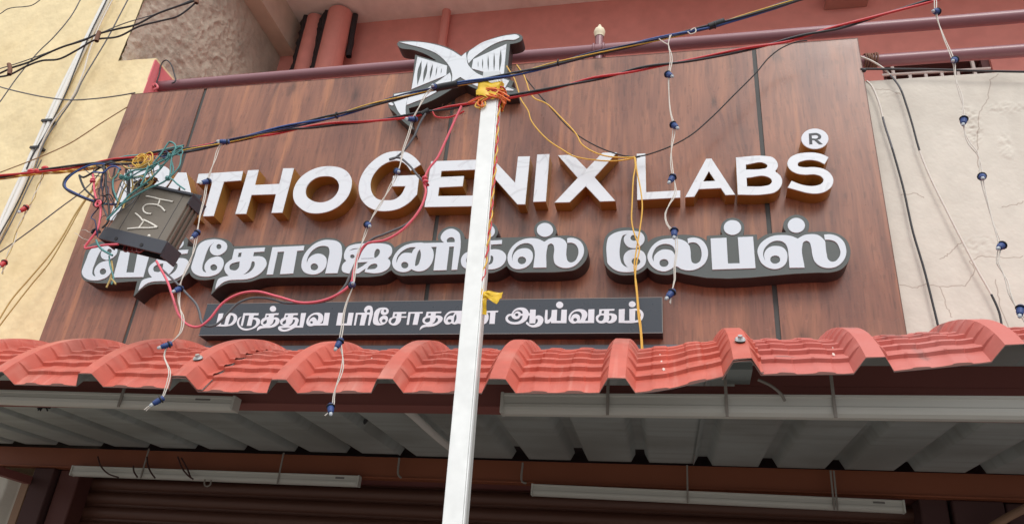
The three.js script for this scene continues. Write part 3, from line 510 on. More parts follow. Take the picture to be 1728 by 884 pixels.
const gTha = '-3518,6068* -3247,6074* -3246,6036* -3335,6032* -3334,5996* -3280,5996 -3239,5984 -3209,5952 -3197,5913 -3209,5874 -3237,5836 -3283,5806 -3339,5791 -3430,5788 -3490,5784 -3538,5766 -3568,5735 -3591,5707* -3594,5759 -3586,5799 -3552,5816 -3504,5825* -3539,5855 -3561,5895 -3559,5930 -3539,5957 -3515,5975*; -3470,6031* -3441,6034* -3437,5992* -3469,5991*; -3482,5944 -3438,5953* -3434,5891 -3448,5874 -3483,5873 -3510,5885 -3521,5909 -3510,5933; -3330,5951* -3310,5947 -3298,5923 -3308,5876 -3345,5842 -3387,5829* -3355,5854 -3335,5893 -3333,5932';
contourWord('long dark contour cut piece with the first white word, at left',
  '-4896,5912 -4877,5861 -4833,5818 -4769,5800 -4326,5797* -4314,5659* -4259,5725 -4210,5758 -4118,5769 -4024,5769 -3947,5795 -3869,5865* -3848,5838 -3802,5809 -3719,5794 -3625,5803* -3620,5662* -3569,5723 -3502,5760 -3412,5766 -3307,5771 -3223,5797 -3165,5803* -2968,5802* -2497,5796* -2254,5795 -2204,5804 -2162,5831 -2143,5844* -2104,5811 -2057,5795 -1994,5795* -1528,5798* -1401,5802 -1340,5804 -1283,5828 -1245,5856* -1217,5827 -1157,5802 -1083,5799* -802,5802 -739,5811 -683,5852 -651,5909 -646,5967 -664,6025 -711,6075 -783,6099 -894,6101* -885,6133 -898,6182 -933,6222 -981,6238 -1027,6225 -1054,6188 -1054,6139 -1036,6101* -1350,6100* -1336,6134 -1342,6184 -1382,6231 -1429,6253 -1475,6240 -1503,6206 -1501,6151 -1484,6104* -1591,6098* -1598,6130 -1625,6174 -1667,6204 -1707,6214 -1751,6207 -1792,6173 -1809,6127 -1799,6093* -1918,6095 -2017,6098 -2080,6083 -2146,6043* -2174,6076 -2217,6096 -2298,6104 -2452,6105 -2510,6091 -2557,6057* -2581,6090 -2632,6128 -2698,6147 -2766,6145 -2824,6123 -2863,6095* -3034,6097* -3541,6099* -3570,6134 -3635,6169 -3710,6184 -3789,6182 -3847,6160 -3884,6120 -3903,6101* -3965,6114* -3973,6169 -4042,6225 -4110,6245 -4164,6220 -4174,6167 -4148,6112* -4576,6100* -4669,6171 -4749,6186 -4835,6183 -4897,6162 -4922,6105 -4918,6031',
  [[gE, -0.509, -0.006], '-4576,6082* -4486,6082* -4452,5878* -4379,5876* -4408,6081* -4289,6080* -4277,5831* -4558,5833*', [gTha, -0.345, 0.001], '-4002,6144 -4001,6116 -4015,6094 -4040,6082 -4073,6083 -4106,6097 -4133,6120 -4150,6149 -4151,6177 -4138,6200 -4112,6212 -4079,6211 -4045,6197 -4018,6173', gE, gTha,
    '-3182,6074* -2907,6079* -2906,6035* -2959,6033* -2949,5832* -3061,5828* -3069,6030* -3126,6028* -3121,5827* -3175,5827*',
    '-2576,5826* -2577,6029 -2598,6083 -2633,6110 -2691,6124 -2746,6125 -2804,6105 -2856,6059 -2891,5995 -2898,5930 -2887,5880 -2859,5844 -2814,5824 -2766,5819 -2722,5834 -2689,5875 -2687,5932 -2701,5968 -2733,5994 -2776,6004 -2815,5993 -2843,5965 -2853,5922* -2857,5951 -2849,5994 -2824,6036 -2782,6065 -2735,6071 -2698,6058 -2682,6028 -2678,5953 -2678,5826*; -2749,5885 -2750,5873 -2757,5862 -2768,5857 -2783,5857 -2797,5863 -2808,5874 -2813,5887 -2813,5900 -2806,5910 -2795,5916 -2780,5915 -2766,5909 -2755,5898',
    '-2446,6082 -2492,6075 -2529,6059 -2549,6021 -2551,5978 -2541,5949 -2523,5934* -2545,5907 -2550,5872 -2536,5840 -2499,5824 -2446,5819 -2400,5822 -2371,5845 -2351,5861* -2354,5831* -2315,5823 -2256,5818 -2205,5829 -2165,5859 -2156,5896 -2165,5925 -2184,5943* -2163,5973 -2160,6016 -2174,6048 -2204,6067 -2245,6077 -2312,6081 -2379,6083; -2461,5969 -2461,5962 -2465,5957 -2472,5954 -2481,5954 -2489,5958 -2495,5963 -2498,5971 -2498,5978 -2493,5983 -2486,5986 -2478,5986 -2470,5982 -2464,5977; -2297,5953* -2300,6006 -2287,6029 -2270,6026 -2258,6005 -2265,5973 -2284,5952*; -2426,5914* -2343,5918* -2378,5885 -2420,5858*; -2340,5855* -2322,5886 -2295,5900 -2269,5898 -2258,5880 -2269,5861 -2307,5854*; -2517,6021* -2488,6037 -2440,6041* -2439,6038* -2480,6031*; -2403,5950* -2300,5950* -2299,5946* -2402,5946*',
    '-1907,6070* -1933,6075 -1959,6075 -2011,6070 -2067,6051 -2113,6010 -2138,5961 -2143,5905 -2123,5860 -2086,5832 -2040,5822 -2002,5829 -1979,5846* -1952,5832 -1913,5825 -1870,5836 -1836,5870 -1820,5917 -1819,5966 -1831,6008 -1847,6033* -1804,6032* -1804,5830* -1702,5831* -1703,6030* -1666,6031* -1663,5831* -1619,5832* -1625,6113 -1633,6142 -1662,6172 -1702,6190 -1740,6182 -1772,6151 -1782,6115 -1770,6087 -1749,6069*; -2108,5901* -2112,5939 -2096,5981 -2061,6015 -2019,6034 -1970,6035* -1989,6009 -1995,5985* -2025,5989 -2070,5984 -2097,5950; -2009,5881 -2010,5869 -2016,5860 -2027,5855 -2040,5855 -2053,5861 -2062,5871 -2067,5883 -2066,5895 -2059,5904 -2048,5909 -2035,5909 -2023,5903 -2013,5893; -1935,6015* -1922,5976 -1922,5920 -1936,5879 -1951,5873 -1957,5900 -1955,5949 -1946,5997; -1726,6070* -1730,6088 -1721,6104 -1700,6113 -1676,6105 -1666,6083 -1666,6069*',
    '-1549,6071* -1295,6076* -1294,6041* -1377,6038* -1377,5998* -1336,5998 -1288,5983 -1255,5945 -1254,5901 -1278,5858 -1322,5834 -1374,5828 -1415,5832* -1454,5827 -1488,5827 -1544,5838 -1577,5856 -1597,5898 -1597,5932 -1576,5969 -1546,5986*; -1509,6035* -1481,6036* -1479,6000* -1507,5999*; -1528,5960 -1488,5965* -1488,5893 -1512,5871 -1543,5876 -1559,5902 -1553,5939; -1372,5948* -1355,5940 -1347,5911 -1356,5878 -1391,5863* -1374,5897',
    '-1358,6154 -1362,6129 -1376,6109 -1399,6098 -1426,6099 -1451,6111 -1470,6133 -1478,6159 -1475,6185 -1460,6205 -1437,6216 -1410,6215 -1385,6202 -1366,6181',
    '-1041,5834* -944,5833* -947,5994 -941,6020 -919,6032 -902,6019 -895,5993 -895,5913 -881,5862 -847,5836 -796,5825 -746,5837 -703,5878 -676,5935 -675,5986 -692,6030 -729,6064 -775,6077 -802,6074* -800,6034* -760,6032 -730,6009 -714,5965 -720,5915 -741,5879 -769,5871 -789,5884 -798,5910 -801,6025* -819,6056 -853,6078 -892,6083 -931,6075 -972,6050* -1016,6074 -1076,6084 -1135,6075 -1193,6039 -1229,5988 -1242,5930 -1234,5886 -1211,5849 -1170,5826 -1131,5827 -1087,5846 -1057,5888 -1050,5932 -1062,5972 -1090,5995 -1130,6000 -1169,5987 -1196,5954 -1203,5914 -1196,5888* -1207,5921 -1204,5965 -1177,6013 -1133,6039 -1093,6040 -1063,6024 -1048,5997; -1099,5897 -1102,5883 -1110,5872 -1122,5867 -1136,5867 -1149,5874 -1158,5885 -1162,5898 -1160,5912 -1152,5923 -1140,5928 -1126,5928 -1113,5921 -1103,5910',
    '-911,6149 -916,6123 -932,6103 -956,6092 -983,6093 -1008,6106 -1027,6127 -1034,6154 -1030,6180 -1014,6200 -990,6211 -962,6210 -937,6197 -919,6175']);
contourWord('shorter dark contour cut piece with the second white word, at right',
  '-532,5911 -533,6025 -521,6078 -483,6124 -425,6150 -366,6154 -290,6141 -244,6119 -221,6081 -212,6027* -175,6056 -117,6074 -58,6077 109,6069 164,6051 200,6023* 201,6063* 308,6067* 300,6110 312,6162 347,6196 387,6205 433,6188 460,6148 461,6096 452,6061* 545,6061* 545,6016* 594,6053 654,6070 741,6072* 727,6106 734,6157 773,6198 820,6212 870,6194 898,6150 896,6104 884,6069* 1028,6064 1088,6042 1130,5996 1146,5927 1136,5861 1105,5803 1064,5768 1008,5751 920,5750* 45,5757 -4,5773 -14,5776* -65,5757 -110,5757 -166,5772 -199,5795 -219,5818* -244,5793 -289,5768 -346,5760 -414,5765 -472,5792 -513,5839',
  ['-371,6124 -307,6118 -261,6103 -238,6065 -241,6025 -261,5996 -289,5977 -318,5974 -347,5982 -376,6013 -386,6050 -380,6076 -365,6093* -391,6082 -405,6050 -410,6017 -408,5885 -397,5852 -374,5829 -356,5820* -377,5851 -386,5884 -381,5923 -358,5952 -324,5965 -284,5963 -249,5946 -230,5912 -227,5873 -238,5835 -272,5803 -317,5785 -374,5782 -431,5794 -477,5828 -501,5861 -504,5888 -507,6034 -499,6067 -465,6100 -418,6118; -287,6058 -289,6047 -296,6039 -307,6034 -318,6035 -329,6040 -336,6049 -339,6060 -336,6071 -329,6080 -319,6084 -307,6084 -297,6079 -289,6070; -266,5865 -270,5851 -278,5841 -291,5835 -305,5835 -317,5842 -326,5853 -329,5866 -326,5880 -317,5890 -305,5896 -291,5896 -278,5889 -270,5878',
    '-67,6045 -118,6037 -169,6003 -204,5951 -217,5912 -207,5860 -182,5820 -143,5791 -99,5781 -59,5795 -28,5821* -9,5816 13,5799 46,5787 89,5785 134,5800 173,5830 197,5874 205,5925 195,5978 169,6021 131,6044 91,6047 66,6041* 69,6000* 90,6007 124,6003 150,5972 160,5927 156,5882 141,5850 113,5838 94,5848 87,5877 85,5936 78,5981 62,6008 29,6032 -10,6043; -173,5862* -183,5898 -173,5943 -153,5976 -118,5998 -79,6001 -39,5982 -23,5945 -20,5893* -28,5919 -46,5946 -79,5957 -113,5956 -147,5936 -170,5904; -70,5848 -73,5835 -82,5824 -95,5819 -109,5819 -122,5825 -130,5836 -133,5849 -130,5862 -121,5873 -108,5878 -94,5878 -81,5872 -73,5861',
    '226,6037* 336,6039* 336,5833* 414,5833* 413,6040* 517,6042* 518,5791* 228,5787*', '441,6117 433,6091 415,6071 391,6060 364,6061 341,6074 325,6095 321,6122 328,6148 346,6169 370,6180 397,6179 421,6166 436,6144',
    '739,5788* 838,5787* 838,5957 847,5983 870,5994 887,5982 894,5947 897,5880 910,5827 938,5796 985,5780 1035,5787 1082,5823 1113,5881 1118,5933 1106,5986 1073,6024 1031,6041 988,6041* 989,5999* 1020,5997 1056,5980 1075,5934 1077,5889 1060,5853 1034,5830 1009,5831 995,5847 990,5884 990,5988* 972,6017 943,6041 900,6047 855,6040 813,6015* 772,6037 709,6047 651,6042 591,6011 556,5973 539,5928 544,5875 560,5829 595,5795 638,5781 683,5790 720,5825 733,5869 731,5915 708,5949 664,5962 626,5956 591,5923 580,5889 585,5847* 575,5889 583,5934 614,5975 654,5999 693,6000 723,5983 739,5945 741,5884; 684,5854 680,5840 670,5830 656,5824 642,5824 629,5831 621,5842 619,5856 623,5869 633,5880 646,5885 661,5885 674,5879 682,5867',
    '870,6119 862,6093 844,6073 820,6062 795,6063 773,6075 759,6097 755,6123 763,6149 781,6170 805,6181 830,6180 852,6167 866,6145']);
// the low sign box with the small line
{
  const t = thing('tagline_sign_box', 'long flat dark sign box with small white lettering under the big words', 'sign box');
  const q = [[-1.832,2.798,0.055],[-0.06,2.805,0.055],[-0.058,2.666,0.055],[-1.826,2.668,0.055]], x0 = (q[0][0] + q[3][0]) / 2, x1 = (q[1][0] + q[2][0]) / 2, y1 = (q[0][1] + q[1][1]) / 2, y0 = (q[2][1] + q[3][1]) / 2, z = 0.055;
  part('case', bx(x0, y0, 0.0005, x1, y1, z - 0.002), M.tagSide, t); part('front', bx(x0 + 0.0015, y0 + 0.0015, z - 0.002, x1 - 0.0015, y1 - 0.0015, z), M.tagFace, t);
  part('rim', [bx(x0, y1 - 0.0015, z - 0.002, x1, y1 + 0.0005, z + 0.0008), bx(x0, y0 - 0.0005, z - 0.002, x1, y0 + 0.0015, z + 0.0008), bx(x1 - 0.0015, y0 + 0.0015, z - 0.002, x1 + 0.0005, y1 - 0.0015, z + 0.0008)], M.tagRim, t);
  for (const g of [
    '-3532,5517* -3492,5519* -3490,5424* -3458,5424* -3460,5518* -3415,5520 -3378,5504 -3364,5482 -3364,5450 -3383,5422 -3413,5412 -3529,5411*; -3424,5503* -3402,5495 -3392,5476 -3396,5447 -3413,5426* -3428,5425*',
    '-3319,5519* -3188,5517* -3188,5499* -3225,5498* -3227,5479* -3191,5477 -3164,5458 -3160,5432 -3177,5404 -3216,5382 -3264,5373 -3309,5386 -3342,5415 -3356,5444 -3350,5475 -3328,5491* -3339,5462 -3336,5434 -3316,5407 -3278,5390 -3243,5389 -3208,5401 -3190,5426 -3195,5452 -3210,5463* -3227,5465* -3226,5412* -3264,5411* -3265,5499* -3301,5498* -3298,5411* -3316,5412*',
    '-3127,5512* -3019,5515* -3020,5500* -3053,5499* -3055,5480* -3023,5478 -3002,5462 -2998,5437 -3017,5409 -3057,5394 -3107,5392 -3144,5385 -3168,5368* -3168,5395 -3158,5406 -3124,5410* -3147,5426 -3154,5448 -3145,5470 -3129,5478*; -3129,5445 -3108,5463* -3104,5432 -3121,5424 -3133,5432; -3048,5463* -3035,5460 -3033,5437 -3056,5414* -3074,5411* -3053,5431; -3117,5498* -3098,5499* -3099,5484* -3116,5483*', '-3050,5552 -3050,5541 -3055,5533 -3065,5528 -3077,5528 -3089,5533 -3098,5542 -3103,5552 -3103,5563 -3098,5571 -3088,5576 -3076,5576 -3064,5571 -3055,5562',
    '-2965,5512* -2858,5513* -2858,5497* -2892,5496* -2894,5478* -2859,5475 -2841,5458 -2841,5433 -2845,5409* -2823,5409* -2833,5513* -2791,5514* -2792,5393* -2857,5394* -2885,5377 -2925,5363 -2970,5367 -2994,5384 -2996,5400 -2972,5408 -2948,5409* -2979,5421 -2993,5447 -2983,5468 -2968,5476*; -2968,5443 -2947,5462* -2943,5430 -2960,5422 -2971,5431; -2887,5461* -2872,5457 -2874,5430 -2901,5409* -2915,5408* -2893,5430; -2975,5391* -2894,5393* -2923,5380 -2953,5379; -2955,5497* -2936,5498* -2938,5482* -2955,5481*',
    '-2638,5513* -2596,5513* -2592,5410* -2705,5409* -2729,5404 -2755,5410 -2772,5432 -2773,5463 -2749,5501 -2709,5516 -2672,5510 -2651,5493 -2642,5465 -2646,5439 -2660,5425* -2635,5427*; -2756,5435* -2756,5463 -2739,5489 -2710,5499 -2689,5491 -2682,5470 -2687,5445 -2697,5422* -2689,5445 -2699,5465 -2721,5478 -2744,5466; -2719,5435 -2719,5430 -2722,5427 -2726,5425 -2731,5425 -2736,5427 -2739,5431 -2741,5435 -2741,5440 -2739,5443 -2735,5445 -2730,5445 -2725,5443 -2721,5439',
    '-2528,5512* -2487,5512* -2488,5424* -2443,5424* -2444,5511* -2403,5511* -2402,5408* -2526,5409*',
    '-2385,5510* -2310,5511* -2322,5527 -2320,5550 -2307,5564 -2285,5568 -2267,5560 -2256,5539 -2257,5407* -2272,5407* -2274,5494* -2293,5494* -2300,5407* -2338,5407* -2336,5494* -2368,5496* -2369,5408* -2384,5408*; -2298,5514* -2298,5527 -2287,5536 -2276,5532 -2274,5511*',
    '-2172,5551 -2142,5545 -2127,5527 -2127,5507 -2143,5492 -2157,5489 -2172,5493 -2187,5508 -2187,5526 -2175,5540* -2191,5530 -2197,5510 -2201,5470 -2196,5445 -2184,5426 -2168,5420* -2184,5438 -2189,5458 -2179,5475 -2157,5485 -2136,5481 -2123,5464 -2123,5442 -2137,5420 -2169,5408 -2203,5408 -2229,5420 -2238,5443 -2238,5476 -2237,5511 -2223,5536 -2201,5548; -2144,5522 -2145,5518 -2147,5514 -2151,5512 -2156,5512 -2161,5514 -2164,5518 -2166,5523 -2166,5528 -2163,5531 -2159,5534 -2155,5533 -2150,5531 -2146,5527; -2138,5443 -2138,5437 -2142,5432 -2147,5430 -2153,5430 -2160,5432 -2165,5437 -2167,5443 -2166,5449 -2163,5454 -2158,5457 -2151,5457 -2145,5454 -2140,5449',
    '-2088,5513* -1986,5513* -1988,5499* -2021,5499* -2021,5478* -1980,5478* -1981,5466* -2019,5466* -2021,5438 -2035,5416 -2059,5405 -2087,5409 -2108,5424 -2115,5444 -2107,5462 -2089,5472*; -2073,5496* -2057,5498* -2057,5480* -2075,5479*; -2080,5463 -2059,5465* -2060,5439 -2074,5421 -2089,5424 -2096,5439 -2092,5452',
    '-1969,5511* -1857,5512* -1858,5499* -1880,5498* -1885,5409* -1923,5409* -1917,5498* -1951,5499* -1952,5409* -1970,5409*',
    '-1828,5512* -1715,5512* -1716,5500* -1755,5499* -1756,5481* -1724,5480 -1701,5465 -1699,5445 -1717,5421 -1752,5399 -1793,5392 -1826,5390 -1848,5380 -1863,5365* -1859,5390 -1846,5404 -1815,5409* -1839,5420 -1851,5439 -1847,5462 -1832,5474*; -1812,5498* -1793,5499* -1794,5482* -1813,5481*; -1828,5456 -1795,5464* -1796,5434 -1810,5427 -1827,5431 -1834,5442; -1750,5463* -1736,5458 -1733,5441 -1750,5421 -1777,5413* -1760,5429',
    '-1615,5516 -1653,5512 -1678,5489 -1689,5455 -1684,5428 -1669,5412 -1648,5409 -1628,5418* -1603,5409 -1576,5415 -1557,5412* -1495,5414* -1508,5448 -1524,5493 -1545,5514 -1578,5516; -1674,5433* -1675,5460 -1659,5489 -1633,5502 -1611,5501* -1623,5479* -1648,5477 -1668,5460; -1630,5438 -1631,5433 -1634,5429 -1639,5426 -1646,5426 -1652,5429 -1656,5433 -1658,5439 -1657,5444 -1654,5448 -1648,5450 -1642,5450 -1636,5448 -1632,5444; -1601,5493* -1594,5469 -1599,5435 -1607,5425 -1612,5449 -1609,5479; -1562,5503* -1547,5488 -1544,5458 -1558,5424* -1551,5459 -1553,5486',
    '-1490,5438 -1490,5477 -1465,5507 -1433,5513* -1285,5514* -1288,5502* -1305,5501* -1304,5411* -1343,5411* -1344,5499* -1367,5500* -1355,5476 -1355,5442 -1373,5413 -1404,5407 -1432,5414 -1455,5409 -1479,5416; -1404,5496* -1392,5472 -1396,5437 -1406,5423 -1417,5443 -1416,5477',
    '-1121,5537 -1089,5531 -1067,5511 -1059,5492* -1051,5493* -1052,5520* -1010,5519* -1009,5467* -993,5474 -969,5469 -952,5450 -954,5416 -972,5393 -1003,5382 -1035,5384 -1060,5398 -1075,5415 -1071,5425* -1061,5421* -1048,5406 -1024,5399 -1003,5408 -990,5429 -994,5445 -1006,5446* -1008,5412* -1051,5412* -1052,5474* -1061,5472* -1071,5442 -1093,5421 -1124,5408 -1164,5406 -1201,5416 -1224,5438 -1227,5461 -1212,5483 -1186,5489* -1176,5510 -1153,5530; -1189,5474* -1205,5467 -1210,5452 -1198,5435 -1174,5425 -1145,5424 -1118,5436 -1104,5460 -1103,5472* -1117,5471 -1127,5454 -1151,5445 -1174,5454 -1185,5469; -1172,5480* -1167,5502 -1152,5514 -1132,5518 -1111,5510 -1102,5491* -1116,5488* -1125,5501 -1143,5508 -1161,5499; -1135,5480 -1135,5475 -1138,5471 -1143,5469 -1149,5469 -1154,5472 -1157,5476 -1159,5481 -1158,5486 -1155,5490 -1150,5492 -1145,5492 -1140,5490 -1136,5486',
    '-940,5515* -924,5516* -921,5437* -906,5445 -895,5466* -894,5515* -855,5516* -855,5431* -825,5430* -824,5516* -785,5516* -784,5412* -894,5413* -896,5428* -906,5415 -924,5409 -937,5416 -940,5433', '-813,5553 -815,5542 -822,5533 -832,5528 -844,5528 -854,5533 -862,5543 -865,5554 -863,5565 -856,5574 -846,5579 -835,5579 -824,5573 -816,5564',
    '-691,5519 -660,5512 -640,5489 -639,5463 -650,5438 -653,5428* -632,5428* -632,5516* -589,5517* -589,5412* -695,5411* -711,5412 -730,5408 -754,5416 -768,5435 -770,5461 -757,5490 -730,5512; -754,5435* -756,5460 -741,5490 -714,5502 -691,5497 -678,5477 -681,5447 -692,5428* -688,5451 -695,5470 -713,5481 -737,5477 -750,5460; -709,5438 -710,5432 -714,5427 -719,5425 -725,5425 -731,5427 -735,5432 -736,5438 -735,5444 -732,5448 -726,5451 -720,5451 -715,5448 -711,5443',
    '-555,5516* -448,5517* -450,5504* -485,5503* -487,5484* -459,5482 -435,5469 -430,5449 -441,5423 -466,5410 -491,5410 -503,5417* -521,5410 -546,5409 -567,5420 -577,5441 -575,5462 -556,5478*; -537,5503* -520,5504* -522,5484* -539,5483*; -543,5468 -522,5469* -523,5443 -536,5427 -553,5429 -561,5443 -555,5457; -485,5468* -471,5465 -468,5449 -475,5431 -491,5424* -484,5442',
    '-418,5514* -376,5516* -378,5427* -344,5427* -345,5515* -292,5517 -262,5504 -247,5476 -252,5444 -271,5420 -300,5412 -418,5411*; -304,5502* -283,5500 -267,5477 -269,5449 -283,5431* -306,5427*', '-301,5551 -304,5541 -310,5533 -320,5529 -330,5529 -340,5533 -347,5541 -349,5552 -347,5562 -340,5570 -331,5574 -320,5574 -310,5569 -304,5561'])
    part('letter', plate(shapeOf(g), z + 0.0002, z + 0.0012), M.printWhite, t);
}
// the emblem: crossed strands with rungs, standing up over the board's top edge
{
  const t = thing('emblem_sign', 'white and dark grey X shaped double helix emblem rising over the top of the board', 'emblem'), z = 0.066;
  const s = shapeOf('-2449,8166 -2438,8192 -2394,8196 -2198,8163 -2041,8113 -1921,8047 -1824,7966* -1770,8011 -1668,8083 -1539,8142 -1420,8165 -1329,8162 -1287,8123 -1294,8080 -1351,8054 -1393,8050* -1392,7668* -1327,7627* -1344,7574* -1291,7526 -1287,7497* -1366,7489 -1472,7506 -1592,7545 -1691,7597 -1772,7649* -1834,7619 -1900,7567 -1992,7504 -2078,7459 -2180,7428 -2231,7415* -2205,7315 -2156,7183* -2245,7261 -2346,7369 -2425,7462 -2429,7482 -2400,7493* -2397,7591* -2235,7611* -2258,8019* -2063,7930* -2051,7932* -2161,8014 -2276,8073 -2435,8136');
  part('side', plate(s, 0.0005, z - 0.003), M.backSide, t); part('backing', plate(s, z - 0.0028, z, 0.0006), M.backFace, t);
  for (const g of [
    '-2430,8180* -2300,8170 -2170,8143 -2039,8094 -1919,8027 -1821,7947* -1783,7992* -1771,7927 -1750,7851 -1712,7796 -1646,7733 -1571,7697 -1451,7674 -1366,7634* -1405,7536* -1499,7548 -1583,7569 -1663,7609 -1746,7668 -1805,7714* -1855,7678* -1876,7662* -1880,7740 -1908,7826 -1968,7916 -2052,8002 -2187,8081 -2321,8135',
    '-1755,8002* -1712,8041 -1656,8085 -1538,8127 -1419,8150 -1328,8140 -1314,8118 -1337,8097 -1439,8096 -1544,8057 -1634,7989 -1701,7927 -1746,7860* -1764,7918 -1765,7964',
    '-1905,7773* -1888,7726 -1884,7666* -1977,7586 -2088,7515 -2191,7472 -2254,7446* -2256,7500 -2247,7543* -2156,7572 -2045,7651 -1957,7725',
    '-2387,7577* -2214,7595* -2274,7545 -2382,7503*', '-2421,7480 -2401,7490* -2380,7473* -2377,7456 -2402,7458', '-2376,7488* -2257,7525* -2258,7405 -2227,7277* -2309,7366', '-1409,7533* -1378,7565* -1320,7534* -1325,7522*',
    '-2230,7986* -1940,7855* -1935,7747* -2234,7617*; -2185,7945* -2168,7799 -2186,7646* -2206,7825; -2128,7921* -2116,7794 -2136,7674* -2148,7812; -2074,7897* -2067,7797 -2080,7699* -2089,7814; -2029,7868* -2024,7793 -2030,7727* -2036,7809; -1983,7844* -1981,7796 -1987,7752* -1990,7805',
    '-1709,7904* -1423,8049* -1419,7671* -1713,7801*; -1663,7890* -1654,7844 -1654,7793* -1663,7845; -1625,7917* -1612,7846 -1612,7772* -1625,7847; -1579,7951* -1561,7846 -1558,7750* -1577,7848; -1528,7982* -1508,7852 -1507,7731* -1525,7854; -1469,8010* -1451,7869 -1460,7724* -1475,7872'])
    part('white_inlay', plate(shapeOf(g), z + 0.0002, z + 0.0032, 0.0005), M.face, t);
  const twigs = []; for (let i = 0; i < 26; i++) { const x = -0.99 + rnd() * 0.12, y = 3.66 + rnd() * 0.05, a = rnd() * 3.14; twigs.push(tube([[x, y, 0.01 + rnd() * 0.05], [x + 0.02 * Math.cos(a), y + 0.012 * rnd(), 0.02 + rnd() * 0.05], [x + 0.04 * Math.cos(a), y + 0.03 * Math.sin(a) - 0.01, 0.02 + rnd() * 0.05]], 0.0008, 5, 4)); }
  const st = part('straw_tuft', twigs, M.straw, scene); st.name = 'straw_tuft'; st.userData = { label: 'wisps of dry nest straw caught under the emblem', category: 'straw', kind: 'stuff' };
}

